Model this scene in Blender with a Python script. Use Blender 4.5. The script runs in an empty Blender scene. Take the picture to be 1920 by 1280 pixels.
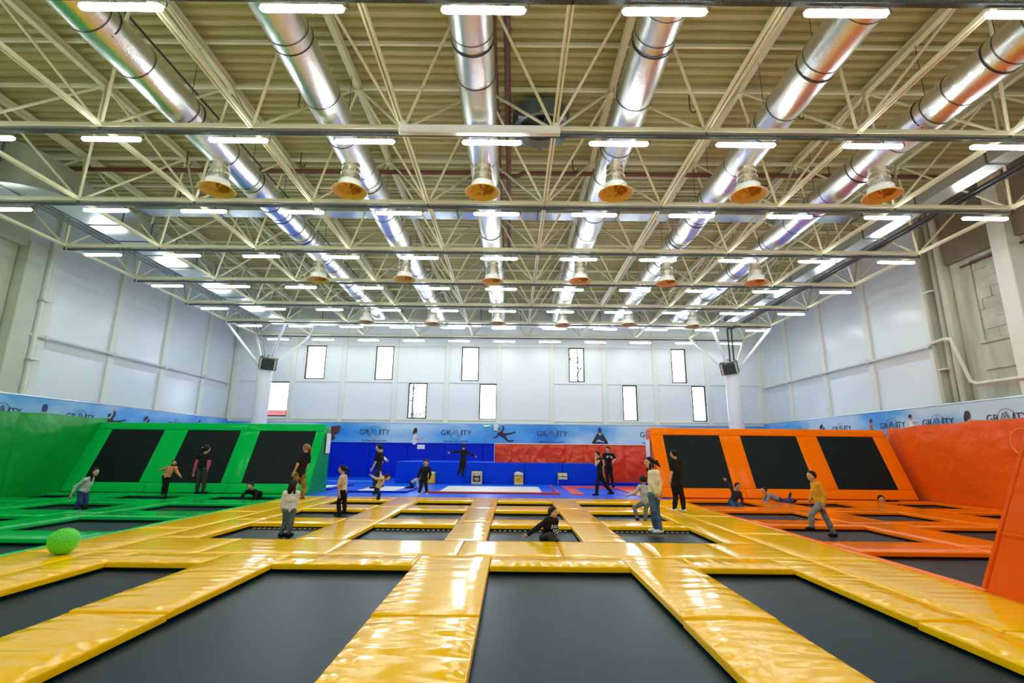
import bpy, math, random
import numpy as np
from mathutils import Vector, Matrix
from math import pi, sin, cos, radians as R

# ------------------------------------------------------------------ camera, world, exposure
sc = bpy.context.scene
col = sc.collection
CAMZ = 1.42
cam_data = bpy.data.cameras.new('camera')
cam = bpy.data.objects.new('camera', cam_data); col.objects.link(cam)
cam_data.sensor_width = 36.0; cam_data.sensor_fit = 'HORIZONTAL'
cam_data.lens = 929.25 / 1920 * 36.0
cam_data.clip_start = 0.05; cam_data.clip_end = 500
pt, yw, rl = .2188, -.00135, .01022
fwd = Vector((sin(yw)*cos(pt), cos(yw)*cos(pt), sin(pt)))
rgt = Vector((cos(yw), -sin(yw), 0)); upv = rgt.cross(fwd)
r2 = rgt*cos(rl) + upv*sin(rl); u2 = upv*cos(rl) - rgt*sin(rl)
mw = Matrix((r2, u2, -fwd)).transposed().to_4x4(); mw.translation = (0, 0, CAMZ)
cam.matrix_world = mw
sc.camera = cam
sc.view_settings.view_transform = 'Standard'; sc.view_settings.look = 'None'
sc.view_settings.gamma = 1; sc.view_settings.use_curve_mapping = False
sc.view_settings.exposure = 0.62
TUBE = 30.0
SKY = 9.0
w = bpy.data.worlds.new('world'); sc.world = w; w.use_nodes = True
bg = w.node_tree.nodes['Background']; bg.inputs[0].default_value = (.86, .93, 1, 1); bg.inputs[1].default_value = SKY

# ------------------------------------------------------------------ helpers
random.seed(7)
def ordn(n):
    return ['first','second','third','fourth','fifth','sixth','seventh','eighth','ninth','tenth','eleventh','twelfth'][n]
def tag(o, label=None, cat=None, group=None, kind=None):
    if label: o['label'] = label
    if cat: o['category'] = cat
    if group: o['group'] = group
    if kind: o['kind'] = kind
    return o
def empty(name, loc=(0,0,0), label=None, cat=None, group=None, kind=None):
    o = bpy.data.objects.new(name, None); col.objects.link(o); o.location = loc
    o.empty_display_size = .2
    return tag(o, label, cat, group, kind)
def link(name, me, parent=None, loc=None):
    o = bpy.data.objects.new(name, me); col.objects.link(o)
    if parent is not None: o.parent = parent
    if loc is not None: o.location = loc
    return o
def copy_tree(o, parent=None):
    c = o.copy(); col.objects.link(c); c.parent = parent
    for ch in list(o.children): copy_tree(ch, c)
    return c

class MB:
    def __init__(s): s.v=[]; s.f=[]; s.m=[]; s.cur=0
    def add(s, vs, fs):
        n=len(s.v); s.v.extend([tuple(p) for p in vs]); s.f.extend([tuple(i+n for i in f) for f in fs]); s.m.extend([s.cur]*len(fs)); return s
    def box(s, x0,x1,y0,y1,z0,z1):
        return s.add([(x0,y0,z0),(x1,y0,z0),(x1,y1,z0),(x0,y1,z0),(x0,y0,z1),(x1,y0,z1),(x1,y1,z1),(x0,y1,z1)],
            [(0,3,2,1),(4,5,6,7),(0,1,5,4),(1,2,6,5),(2,3,7,6),(3,0,4,7)])
    def cbox(s, x0,x1,y0,y1,z0,z1,b=.01):
        # box with chamfered edges
        vs=[];X=(x0,x1);Y=(y0,y1);Z=(z0,z1)
        idx={}
        for i in (0,1):
            for j in (0,1):
                for k in (0,1):
                    sx=1-2*i;sy=1-2*j;sz=1-2*k
                    for a in range(3):
                        p=[X[i]+sx*b,Y[j]+sy*b,Z[k]+sz*b]; p[a]=(X[i],Y[j],Z[k])[a]
                        idx[(i,j,k,a)]=len(vs); vs.append(p)
        fs=[]
        q=lambda *t:[idx[x] for x in t]
        for a in range(3):
            o=[b_ for b_ in range(3) if b_!=a]
            for e in (0,1):
                seq=[]
                for (p0,p1) in ((0,0),(1,0),(1,1),(0,1)):
                    c=[0,0,0];c[a]=e;c[o[0]]=p0;c[o[1]]=p1;seq.append(idx[(c[0],c[1],c[2],a)])
                flip = (e==0) ^ (a==1)
                fs.append(tuple(seq[::-1] if flip else seq))
        for a in range(3): # edges along axis a
            o=[b_ for b_ in range(3) if b_!=a]
            for p0 in (0,1):
                for p1 in (0,1):
                    c0=[0,0,0];c0[o[0]]=p0;c0[o[1]]=p1;c1=list(c0);c1[a]=1
                    seq=[idx[(*c0,o[0])],idx[(*c1,o[0])],idx[(*c1,o[1])],idx[(*c0,o[1])]]
                    fs.append(tuple(seq))
        for i in (0,1):
            for j in (0,1):
                for k in (0,1): fs.append(tuple(q((i,j,k,0),(i,j,k,1),(i,j,k,2))))
        return s.add(vs,fs)
    def tube(s, p, q, r, n=10, r1=None, cap=True):
        p=Vector(p);q=Vector(q);d=(q-p).normalized(); r1=r if r1 is None else r1
        a=d.orthogonal().normalized();b=d.cross(a)
        vs=[p+(a*cos(2*pi*i/n)+b*sin(2*pi*i/n))*r for i in range(n)]+[q+(a*cos(2*pi*i/n)+b*sin(2*pi*i/n))*r1 for i in range(n)]
        fs=[(i,(i+1)%n,n+(i+1)%n,n+i) for i in range(n)]
        if cap: fs+= [tuple(range(n-1,-1,-1)),tuple(range(n,2*n))]
        return s.add(vs,fs)
    def path(s, pts, r, n=8):
        for a,b in zip(pts[:-1],pts[1:]): s.tube(a,b,r,n)
        for p in pts[1:-1]: s.ball(p,r*1.02,6,n)
        return s
    def ball(s, c, r, nu=8, nv=12):
        if not hasattr(r,'__len__'): r=(r,r,r)
        vs=[(c[0],c[1],c[2]+r[2])]
        for i in range(1,nu):
            t=pi*i/nu
            for j in range(nv):
                a=2*pi*j/nv; vs.append((c[0]+r[0]*sin(t)*cos(a),c[1]+r[1]*sin(t)*sin(a),c[2]+r[2]*cos(t)))
        vs.append((c[0],c[1],c[2]-r[2]))
        fs=[(0,1+j,1+(j+1)%nv) for j in range(nv)]
        for i in range(nu-2):
            for j in range(nv):
                a=1+i*nv+j;b=1+i*nv+(j+1)%nv; fs.append((a,a+nv,b+nv,b))
        L=len(vs)-1
        fs+=[(L,1+(nu-2)*nv+(j+1)%nv,1+(nu-2)*nv+j) for j in range(nv)]
        return s.add(vs,fs)
    def lathe(s, prof, c=(0,0,0), n=24, cap=False):
        vs=[];m=len(prof)
        for (r,z) in prof:
            for i in range(n):
                a=2*pi*i/n; vs.append((c[0]+r*cos(a),c[1]+r*sin(a),c[2]+z))
        fs=[(k*n+i,k*n+(i+1)%n,(k+1)*n+(i+1)%n,(k+1)*n+i) for k in range(m-1) for i in range(n)]
        if cap: fs+=[tuple(range(n-1,-1,-1)),tuple(range((m-1)*n,m*n))]
        return s.add(vs,fs)
    def prism(s, poly, a0, a1, axis=0):
        # poly of 2D points extruded along axis
        n=len(poly)
        def P(p,t):
            return (t,p[0],p[1]) if axis==0 else (p[0],t,p[1]) if axis==1 else (p[0],p[1],t)
        vs=[P(p,a0) for p in poly]+[P(p,a1) for p in poly]
        fs=[tuple(range(n)),tuple(range(2*n-1,n-1,-1))]+[(i,n+i,n+(i+1)%n,(i+1)%n) for i in range(n)]
        return s.add(vs,fs)
    def mesh(s, name, mats, smooth=False, fix=True):
        me=bpy.data.meshes.new(name); me.from_pydata(s.v,[],s.f)
        for m in (mats if isinstance(mats,(list,tuple)) else [mats]): me.materials.append(m)
        if any(s.m): me.polygons.foreach_set('material_index',s.m)
        if fix:
            import bmesh
            bm=bmesh.new(); bm.from_mesh(me); bmesh.ops.recalc_face_normals(bm,faces=bm.faces); bm.to_mesh(me); bm.free()
        if smooth is True: me.polygons.foreach_set('use_smooth',[True]*len(me.polygons))
        elif smooth:
            me.polygons.foreach_set('use_smooth',[True]*len(me.polygons)); me.set_sharp_from_angle(angle=R(smooth))
        me.update(); return me
    def build(s, name, mats, parent=None, smooth=False, loc=None, fix=True):
        return link(name, s.mesh(name,mats,smooth,fix), parent, loc)

MAT={}
def mat(name, colr, rough=.5, metal=0, spec=.5, emis=None, coat=0, noise=None, bump=None, trans=0, coat_rough=.1, tint=None):
    """bump=(scale xyz, strength, dist)  noise=(scale, colour2, amount)"""
    if name in MAT: return MAT[name]
    m=bpy.data.materials.new(name); m.use_nodes=True; nt=m.node_tree; b=nt.nodes['Principled BSDF']
    b.inputs['Base Color'].default_value=(*colr,1); b.inputs['Roughness'].default_value=rough; b.inputs['Metallic'].default_value=metal
    b.inputs['Specular IOR Level'].default_value=spec
    b.inputs['Coat Weight'].default_value=coat; b.inputs['Coat Roughness'].default_value=coat_rough
    if trans: b.inputs['Transmission Weight'].default_value=trans; b.inputs['IOR'].default_value=1.3
    if tint: b.inputs['Specular Tint'].default_value=(*tint,1)
    if emis: b.inputs['Emission Color'].default_value=(*emis[0],1); b.inputs['Emission Strength'].default_value=emis[1]
    N=nt.nodes.new; L=nt.links.new
    def coord(scale):
        g=N('ShaderNodeNewGeometry'); mp=N('ShaderNodeMapping'); mp.inputs['Scale'].default_value=scale
        L(g.outputs['Position'],mp.inputs['Vector']); return mp.outputs[0]
    if noise:
        sc_,c2,amt=noise
        n=N('ShaderNodeTexNoise'); n.inputs['Scale'].default_value=1; n.inputs['Detail'].default_value=5
        L(coord(sc_ if hasattr(sc_,'__len__') else (sc_,)*3),n.inputs['Vector'])
        mr=N('ShaderNodeMapRange'); mr.inputs[1].default_value=.35; mr.inputs[2].default_value=.7; mr.inputs[4].default_value=amt
        mx=N('ShaderNodeMix'); mx.data_type='RGBA'
        L(n.outputs['Fac'],mr.inputs[0]); L(mr.outputs[0],mx.inputs[0]); mx.inputs[6].default_value=(*colr,1); mx.inputs[7].default_value=(*c2,1)
        L(mx.outputs[2],b.inputs['Base Color'])
    if bump:
        sc_,st,dist=bump[:3]
        n=N('ShaderNodeTexNoise'); n.inputs['Scale'].default_value=1; n.inputs['Detail'].default_value=bump[3] if len(bump)>3 else 3
        L(coord(sc_ if hasattr(sc_,'__len__') else (sc_,)*3),n.inputs['Vector'])
        bp=N('ShaderNodeBump'); bp.inputs['Strength'].default_value=st; bp.inputs['Distance'].default_value=dist
        L(n.outputs['Fac'],bp.inputs['Height']); L(bp.outputs[0],b.inputs['Normal'])
        if coat: L(bp.outputs[0],b.inputs['Coat Normal'])
    MAT[name]=m; return m

def vinyl(name,c,wx=(3,14,6),st=.15,rough=.13):
    return mat(name,c,rough,spec=.15,tint=tuple(min(1,.5+v) for v in c),bump=(wx,st,.02,2))
YEL=(1.0,.56,.0); GRN=(.0,.50,.075); ORG=(1.0,.20,.0); RED=(.72,.045,.008); BLU=(.0,.02,.55)
M=dict(
 yel_y=vinyl('yellow vinyl, creased across',YEL,(.9,6.5,4)), yel_x=vinyl('yellow vinyl, creased lengthways',YEL,(6.5,.9,4)),
 grn_y=vinyl('green vinyl, creased across',GRN,(.9,6.5,4)), grn_x=vinyl('green vinyl, creased lengthways',GRN,(6.5,.9,4)),
 org_y=vinyl('orange vinyl, creased across',ORG,(.9,6.5,4)), org_x=vinyl('orange vinyl, creased lengthways',ORG,(6.5,.9,4)),
 grn_w=mat('green vinyl tarpaulin',(0,.33,.035),.3,bump=((.9,.9,.9),.5,.15,3)), org_w=mat('orange vinyl tarpaulin',(.9,.12,.002),.36,spec=.3,bump=((.8,.8,1.1),.6,.2,3)),
 red_w=mat('red vinyl tarpaulin',RED,.35,bump=((1.2,1.2,1.4),.7,.2,3)),
 red=mat('red vinyl',RED,.35), blu=mat('blue vinyl',BLU,.4,spec=.12,bump=((3,3,3),.2,.02)), blu_l=mat('bright blue vinyl mat',(.0,.11,.85),.3,spec=.1,tint=(.2,.5,1),bump=((3,12,3),.3,.02)),
 bed=mat('black trampoline mesh',(.0015,.013,.018),.38,spec=.10,tint=(.25,.8,1),noise=(.9,(.003,.020,.027),.8),bump=((400,400,400),.12,.001)),
 bed_w=mat('black angled trampoline mesh',(.005,.012,.012),.55,spec=.15,bump=((400,400,400),.12,.001)),
 bed_o=mat('black trampoline mesh, brownish',(.022,.02,.021),.5,spec=.2,bump=((400,400,400),.12,.001)),
 bedwhite=mat('pale competition bed',(.72,.76,.78),.5),
 web=mat('white webbing',(.7,.7,.66),.7), under=mat('dark concrete underfloor',(.02,.022,.025),.9),
 steel=mat('black steel rail',(.03,.03,.03),.5,.6),
 cream=mat('cream painted steel',(.78,.76,.54),.45), deck=mat('cream corrugated deck',(.47,.43,.19),.45,noise=((.3,.3,.3),(.40,.36,.15),.5)),
 tray=mat('perforated dark cable tray',(.035,.045,.04),.6,.2,noise=((40,40,40),(.12,.13,.12),1)),
 foil=mat('silver foil duct wrap',(.86,.87,.86),.34,1,bump=((22,22,22),.4,.012,4)),
 band=mat('dark duct joint band',(.12,.12,.12),.4,.7), galv=mat('galvanised sheet',(.66,.72,.74),.3,.9,noise=(2,(.5,.56,.6),.8)),
 galvd=mat('dark galvanised flange',(.2,.22,.23),.4,.8),
 white=mat('white enamel',(.85,.86,.84),.35), amber=mat('yellowed plastic diffuser',(.95,.66,.20),.45), foil2=mat('crumpled foil neck',(.85,.83,.74),.3,1,bump=((28,28,14),.9,.03,4)), fanm=mat('blue-grey fan casing',(.16,.22,.28),.35,.7),
 brown=mat('red-brown primed pipe',(.14,.035,.022),.5), dark=mat('dark pipe insulation',(.025,.028,.028),.5),
 wall=mat('white insulated wall panel',(.78,.86,.88),.26,bump=((.15,.15,7),.12,.02,1)), wallb=mat('white back wall panel',(.82,.87,.88),.35,bump=((.15,.15,7),.1,.02,1)),
 pil=mat('off-white painted pilaster',(.80,.83,.76),.4), old=mat('cream painted concrete',(.62,.66,.55),.6,noise=(.8,(.5,.54,.44),.8)),
 grime=mat('stained grey concrete',(.66,.69,.58),.75,noise=((2.2,2.2,.35),(.36,.36,.27),.9),bump=((6,6,6),.3,.03)),
 brownc=mat('brown concrete panel',(.28,.25,.17),.8,noise=((.9,.9,.9),(.18,.16,.11),.8)),
 block=mat('painted masonry block',(.64,.67,.57),.75,noise=((1.3,1.3,1.3),(.40,.42,.33),.9),bump=((8,8,8),.35,.03)),
 floor=mat('grey concrete floor',(.12,.12,.12),.8), black=mat('black window frame',(.02,.02,.02),.4),
 glass=mat('clear window glass',(1,1,1),0,trans=1),
 tube=mat('lit white diffuser',(1,1,1),.5,emis=((.93,1,.97),TUBE)),
 heater=mat('dark heater casing',(.03,.04,.038),.45,.4), heaterl=mat('cream heater trim',(.6,.56,.38),.5),
 paper=mat('white paper notice',(.85,.85,.85),.6), exitg=mat('green exit sign',(0,.09,.04),.4,emis=((0,.25,.12),.6)), exitw=mat('white exit lettering',(.8,.9,.85),.5,emis=((.7,1,.9),.8)),
 ink=mat('navy printed ink',(.012,.02,.05),.5), skinp=mat('printed skin tone',(.55,.36,.25),.5), blk=mat('printed black',(.012,.013,.018),.5),
 pnavy=mat('printed navy',(.01,.03,.22),.5), pwhite=mat('printed white',(.8,.8,.76),.5), pbrown=mat('printed dark brown',(.10,.02,.015),.5), pred=mat('printed red',(.5,.08,.04),.5),
 skin=mat('skin',(.62,.36,.235),.5), hairb=mat('dark hair',(.010,.007,.006),.55,spec=.2,bump=((60,60,20),.6,.01)), hairl=mat('light brown hair',(.26,.13,.05),.5,spec=.25,bump=((60,60,20),.6,.01)), eye=mat('dark eye',(.01,.008,.008),.2), lip=mat('lips',(.42,.12,.10),.5),
)
# sky-print banner: blue with pale cloud patches (flat print)
def banner_mat():
    m=bpy.data.materials.new('printed sky banner'); m.use_nodes=True; nt=m.node_tree; b=nt.nodes['Principled BSDF']; N=nt.nodes.new; L=nt.links.new
    g=N('ShaderNodeNewGeometry'); mp=N('ShaderNodeMapping'); mp.inputs['Scale'].default_value=(.23,.27,.5)
    n=N('ShaderNodeTexNoise'); n.inputs['Scale'].default_value=1; n.inputs['Detail'].default_value=4; n.inputs['Roughness'].default_value=.45
    cr=N('ShaderNodeValToRGB'); e=cr.color_ramp.elements
    e[0].position=.30; e[0].color=(.012,.24,.74,1); e[1].position=.56; e[1].color=(.55,.74,.88,1); k=e.new(.42); k.color=(.10,.42,.82,1)
    L(g.outputs['Position'],mp.inputs[0]); L(mp.outputs[0],n.inputs['Vector']); L(n.outputs['Fac'],cr.inputs[0]); L(cr.outputs[0],b.inputs['Base Color'])
    b.inputs['Roughness'].default_value=.4
    return m
M['banner']=banner_mat()

# ------------------------------------------------------------------ the setting
XL,XR,YB,YF=-16.45,14.65,28.5,-8.0
ZF=-1.0; ZT=9.98
s=MB(); s.box(XL-.3,XR+.3,YF-.3,YB+.3,ZF-.2,ZF); tag(s.build('floor',M['under']),'dark floor beneath the trampolines',kind='structure')
# corrugated ceiling deck, ribs running left to right
s=MB(); per=.25; y=YF; prof=[]
while y<YB+.3:
    prof+= [(y,ZT),(y+.11,ZT),(y+.14,ZT+.07),(y+.22,ZT+.07)]; y+=per
prof.append((y,ZT))
n=len(prof); vs=[(XL-.3,p[0],p[1]) for p in prof]+[(XR+.3,p[0],p[1]) for p in prof]
s.add(vs,[(i,i+1,n+i+1,n+i) for i in range(n-1)]); s.box(XL-.3,XR+.3,YF-.3,YB+.3,ZT+.1,ZT+.2)
tag(s.build('ceiling',M['deck'],fix=False),'cream corrugated metal roof deck with ribs running sideways',kind='structure')
# back wall with window openings
WIN=[(-12.07,-10.91,5.42,7.42),(-8.0,-6.94,5.4,7.43),(-2.97,-1.95,5.38,7.42),(3.28,4.2,5.38,7.42),(9.27,10.13,5.38,7.42),
     (-14.07,-12.85,3.26,5.26),(-5.98,-4.89,3.2,5.26),(-1.89,-.87,3.18,5.24),(6.35,7.2,3.19,5.24),(10.34,11.15,3.2,5.24)]
def wall_with_holes(s,x0,x1,z0,z1,y0,y1,holes):
    xs=sorted({x0,x1,*[h[0] for h in holes],*[h[1] for h in holes]}); 
    for a,b in zip(xs[:-1],xs[1:]):
        hs=sorted([h for h in holes if h[0]<=a+1e-6 and h[1]>=b-1e-6],key=lambda h:h[2]); z=z0
        for h in hs:
            if h[2]>z: s.box(a,b,y0,y1,z,h[2])
            z=h[3]
        if z1>z: s.box(a,b,y0,y1,z,z1)
wb=empty('wall_back',(0,YB,0),'white panelled back wall with ten narrow windows',kind='structure')
s=MB(); wall_with_holes(s,XL-.3,XR+.3,ZF,ZT+.1,.06,.30,WIN); s.build('wall_core',M['wallb'],wb)
PX=[-16.1,-12.72,-9.8,-6.78,-3.78,-.76,2.28,5.32,8.28,11.3,14.4]
ZR=[0.0,3.15,5.3,7.46,ZT]
pm={}
for i,(a,b) in enumerate(zip(PX[:-1],PX[1:])):
    for z0,z1 in ([(0.0,3.15),(3.15,5.3),(5.3,7.46),(7.46,ZT)] if i!=4+1 else [(0.0,3.15),(3.15,7.46),(7.46,ZT)]):
        s=MB(); hs=[h for h in WIN if h[0]<b and h[1]>a and h[2]<z1-.1 and h[3]>z0+.1]
        hs=[(max(h[0],a+.13),min(h[1],b-.13),max(h[2],z0+.02),min(h[3],z1-.02)) for h in hs]
        wall_with_holes(s,a+.12,b-.12,z0+.02,z1-.02,.015,.075,hs); s.build('wall_panel',M['wallb'],wb)
for x in PX:
    s=MB(); s.cbox(x-.13,x+.13,-.06,.08,ZF,ZT,.01); s.build('pilaster',M['pil'],wb)
for i,(a,b) in enumerate(zip(PX[:-1],PX[1:])):
    for z in ((3.15,5.3,7.46) if i!=5 else (7.46,)):
        s=MB(); s.cbox(a+.13,b-.13,-.03,.07,z-.05,z+.05,.008); s.build('rail',M['pil'],wb)
    for h in WIN:
        if h[0]<b and h[1]>a:
            for xx in (h[0]-.07,h[1]+.07):
                if a+.2<xx<b-.2:
                    s=MB(); s.cbox(xx-.05,xx+.05,-.02,.07,h[2]-.03,h[3]+.05,.008); s.build('rail',M['pil'],wb)
for i,h in enumerate(WIN):
    wn=empty(f'window_{i+1}',((h[0]+h[1])/2,YB+.1,h[2]),f"narrow upright window in the back wall, {ordn(i%5)} from the left in the {'upper' if i<5 else 'lower'} row",kind='structure')
    W=(h[1]-h[0])/2; H=h[3]-h[2]; s=MB(); t=.07
    s.box(-W,-W+t,-.06,.06,0,H); s.box(W-t,W,-.06,.06,0,H); s.box(-W+t,W-t,-.06,.06,0,t); s.box(-W+t,W-t,-.06,.06,H-t,H)
    s.build('window_frame',M['black'],wn)
    s=MB(); s.box(-W+t,W-t,-.004,.004,t,H-t); s.build('pane',M['glass'],wn)
# side walls
def side_wall(name,X,sg,label,ys):
    w_=empty(name,(X,0,0),label,kind='structure')
    s=MB(); s.box(min(0,sg*.3),max(0,sg*.3),YF,YB+.3,ZF,ZT+.1); s.build('wall_core',M['wall'],w_)
    for a,b in zip(ys[:-1],ys[1:]):
        for z0,z1 in ((0,5.1),(5.1,ZT)):
            s=MB(); s.cbox(-.04,.04,a+.14,b-.14,z0+.02,z1-.02,.008); s.build('wall_panel',M['wall'],w_)
    for y_ in ys:
        s=MB(); s.cbox(-.13,.13,y_-.15,y_+.15,ZF,ZT,.012); s.build('pilaster',M['pil'],w_)
    return w_
wl=side_wall('wall_left',XL,-1,'white panelled left wall, older cream concrete near the camera',[16.75,19.85,22.9,26.0,28.45])
wr=side_wall('wall_right',XR,1,'white panelled right wall, stained bare concrete near the camera',[16.8,19.8,22.85,25.85,28.45])
for w_,sg in ((wl,1),(wr,-1)):   # sloping sill ledge and pipe run
    ys=[16.8,19.85,22.9,25.95,28.4]
    for a,b in zip(ys[:-1],ys[1:]):
        s=MB(); s.prism([(sg*.04,4.75),(sg*.12,5.02),(sg*.04,5.02)],a+.15,b-.15,axis=1); s.build('ledge',M['pil'],w_)
# left: pipe, column cluster, cream concrete
s=MB(); s.path([(.22,28.3,5.12),(.22,15.8,5.12),(.22,15.5,5.05),(.22,15.45,1.5)],.05); s.build('pipe',M['pil'],wl,smooth=40)
for y_ in (16.8,19.85,22.9,25.95):
    s=MB(); s.cbox(.05,.3,y_-.04,y_+.04,5.04,5.2,.01); s.build('pipe_bracket',M['pil'],wl)
s=MB(); s.cbox(0,.35,YF+.1,13.0,ZF,ZT,.02); s.cbox(0,.35,13.0,15.4,7.9,ZT,.02); s.cbox(0,.12,13.0,15.3,ZF,7.9,.01); s.build('concrete_face',M['old'],wl)
s=MB(); s.cbox(0,.45,15.35,16.0,ZF,8.1,.02); s.build('concrete_pier',M['old'],wl)
s=MB(); s.tube((.25,16.35,ZF),(.25,16.35,8.6),.09,12); s.cbox(.0,.45,16.2,16.55,6.3,6.36,.01); s.cbox(.0,.45,16.2,16.55,4.25,4.31,.01); s.cbox(0,.45,16.2,16.55,8.58,8.64,.01); s.build('drain_pipe',M['pil'],wl,smooth=40)
# right: brown beam, grimy piers, block niche, pipe
s=MB(); s.cbox(-.25,0,YF+.1,15.6,7.62,ZT,.02); s.build('concrete_lintel',M['brownc'],wr)
s=MB(); s.cbox(-.10,0,YF+.1,10.6,ZF,8.05,.02); s.cbox(-.10,0,14.9,15.6,ZF,8.05,.01); s.cbox(-.10,0,10.6,14.9,ZF,4.9,.01); s.cbox(-.10,0,10.6,14.9,7.5,8.05,.01); s.cbox(-.03,0,10.6,14.9,4.9,7.5,.001); s.build('concrete_face',M['grime'],wr)
s=MB(); s.cbox(-.16,-.1,10.6,15.0,4.82,4.9,.01); s.cbox(-.16,-.1,10.6,15.0,4.0,4.08,.01); s.build('concrete_ledge',M['grime'],wr)
s=MB(); s.cbox(-.15,-.1,11,15.2,7.38,7.44,.01); s.build('rusty_angle',M['brown'],wr)
nb=0
for r_ in range(8):
    z=4.92+r_*.32
    y_=10.65-(.3 if r_%2 else 0)
    while y_<14.85:
        a=max(y_,10.62); b=min(y_+.62,14.88)
        if b-a>.1:
            s=MB(); d=random.uniform(-.015,.02); s.cbox(-.06-d,.0,a+.003,b-.003,z+.002,min(z+.318,7.5),.006); s.build('concrete_block',M['block'],wr)
        y_+=.63
for y_,wd,dp in ((15.75,.22,.34),(16.12,.16,.24),(16.42,.14,.40)):
    s=MB(); s.cbox(-dp,0,y_-wd/2,y_+wd/2,ZF,ZT,.03); s.build('concrete_pier',M['grime'],wr)
s=MB(); s.cbox(-.5,0,13.25,13.75,ZF,ZT,.02); s.build('concrete_column',M['pil'],wr)
for z in (8.4,6.9,4.2): 
    s=MB(); s.cbox(-.42,-.05,16.1,16.5,z,z+.05,.01); s.build('pier_clamp',M['pil'],wr)
s=MB(); s.path([(-.22,28.3,5.12),(-.22,16.8,5.12),(-.45,16.4,5.15),(-.55,15.8,5.15),(-.55,15.55,5.1),(-.3,15.4,3.72),(-.3,15.2,3.62),(-.65,13.2,3.55),(-.65,8.0,3.5)],.055); s.build('pipe',M['pil'],wr,smooth=40)
for y_ in (16.8,19.8,22.85,25.85):
    s=MB(); s.cbox(-.3,-.05,y_-.04,y_+.04,5.04,5.2,.01); s.build('pipe_bracket',M['pil'],wr)
s=MB(); s.box(XL,XR,YF-.3,YF,ZF,ZT+.1); tag(s.build('wall_front',M['old']),'plain front wall behind the camera',kind='structure')
# outside, seen through the windows
s=MB(); s.box(-60,60,28.9,120,-1.3,-1.2); tag(s.build('ground',mat('snowy ground',(.75,.78,.82),.9)),'snow covered ground outside the back windows',kind='structure')
bd=empty('red_brick_building',(-27,56,-1.2),'low red building seen through the lowest left window','building')
s=MB(); s.box(-9,9,0,8,0,6.9); s.build('wall',mat('red brick outside',(.10,.030,.028),.9,spec=.1),bd)
s=MB(); s.prism([(-.3,6.9),(4,7.7),(8.3,6.9)],-9.4,9.4,axis=0); s.build('roof',mat('snow on roof',(.85,.86,.9),.9),bd)
bark=mat('snowy grey bark',(.022,.023,.025),.95,spec=.1)
def bare_tree(x,y,h,seed,label):
    rnd=random.Random(seed); o=empty('bare_tree',(x,y,-1.2),label,'tree','bare trees outside the back wall')
    t=MB(); b=MB(); t.tube((0,0,0),(0,0,h*.9),.1,8,.04)
    def br(p,d,l,r,k):
        q=p+d*l; b.tube(p,q,r,4,r*.6,False)
        if k>0:
            for _ in range(4 if k>1 else 3):
                nd=(d+Vector((rnd.uniform(-.9,.9),rnd.uniform(-.9,.9),rnd.uniform(-.5,.7)))).normalized(); br(p+d*l*rnd.uniform(.3,1),nd,l*.6,r*.6,k-1)
    for i in range(60):
        a=rnd.uniform(0,2*pi); br(Vector((0,0,h*rnd.uniform(.25,.9))),Vector((cos(a),sin(a),rnd.uniform(.1,.7))).normalized(),h*.15,.03,3)
    t.build('trunk',bark,o); b.build('branches',bark,o,fix=False)
bare_tree(-7.6,38,12,3,'bare snowy tree behind the lower window left of centre')
bare_tree(5.2,39,12.5,5,'bare snowy tree behind the upper window right of centre')

# ------------------------------------------------------------------ roof space frame (3 m grid)
X0,Y1,ZB,ZN=-2.214,8.68,7.66,9.80
JX=range(-4,6); JY=range(-3,8)
nx=lambda i:X0+3*i
ny=lambda j:Y1+3*(j-1)
fr=empty('space_frame',(0,ny(3),ZB),'cream painted steel space frame carrying the roof, a grid of chords and diagonals','roof frame')
def fadd(s,name,m=M['cream'],smooth=40,me=None):
    o=link(name,me or s.mesh(name,m,smooth),fr); o.location=(0,-ny(3),-ZB); return o
for j in JY:
    y=ny(j); s=MB(); s.cbox(nx(-4)-.05,nx(5)+.05,y-.045,y+.045,ZB-.055,ZB+.05,.006); fadd(s,'bottom_chord',smooth=False)
for i in JX:
    x=nx(i); s=MB(); s.cbox(x-.05,x-.012,ny(-3),ny(7),ZB-.04,ZB+.04,.004); s.cbox(x+.012,x+.05,ny(-3),ny(7),ZB-.04,ZB+.04,.004); fadd(s,'bottom_chord',smooth=False)
for i in range(-5,6):
    x=nx(i)+1.5; s=MB(); a,b=ny(-4)+1.5,ny(7)+1.5
    s.box(x-.065,x+.065,a,b,ZN-.07,ZN-.055); s.box(x-.005,x+.005,a,b,ZN-.055,ZN+.09); s.box(x-.065,x+.065,a,b,ZN+.09,ZN+.105); fadd(s,'top_chord',smooth=False)
for j in range(-4,8):
    y=ny(j)+1.5; s=MB(); s.cbox(nx(-5)+1.5,nx(5)+1.5,y-.035,y+.035,ZN-.04,ZN+.04,.005); fadd(s,'top_chord',smooth=False)
dm={}
for sx in (-1,1):
    for sy in (-1,1):
        s=MB(); s.tube((sx*.05,sy*.05,.05),(sx*1.47,sy*1.47,ZN-ZB-.04),.031,8,cap=False); dm[(sx,sy)]=s.mesh('diagonal',M['cream'],True)
rest=MB(); nodes=MB()
for j in JY:
    for i in JX:
        nodes.tube((nx(i),ny(j),ZB-.05),(nx(i),ny(j),ZB+.09),.075,8)
        for sx in (-1,1):
            for sy in (-1,1):
                if 0<=j<=6:
                    o=link('diagonal',dm[(sx,sy)],fr); o.location=(nx(i),ny(j)-ny(3),0)
                else: rest.tube((nx(i)+sx*.05,ny(j)+sy*.05,ZB+.05),(nx(i)+sx*1.47,ny(j)+sy*1.47,ZN-.04),.031,8,cap=False)
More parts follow.
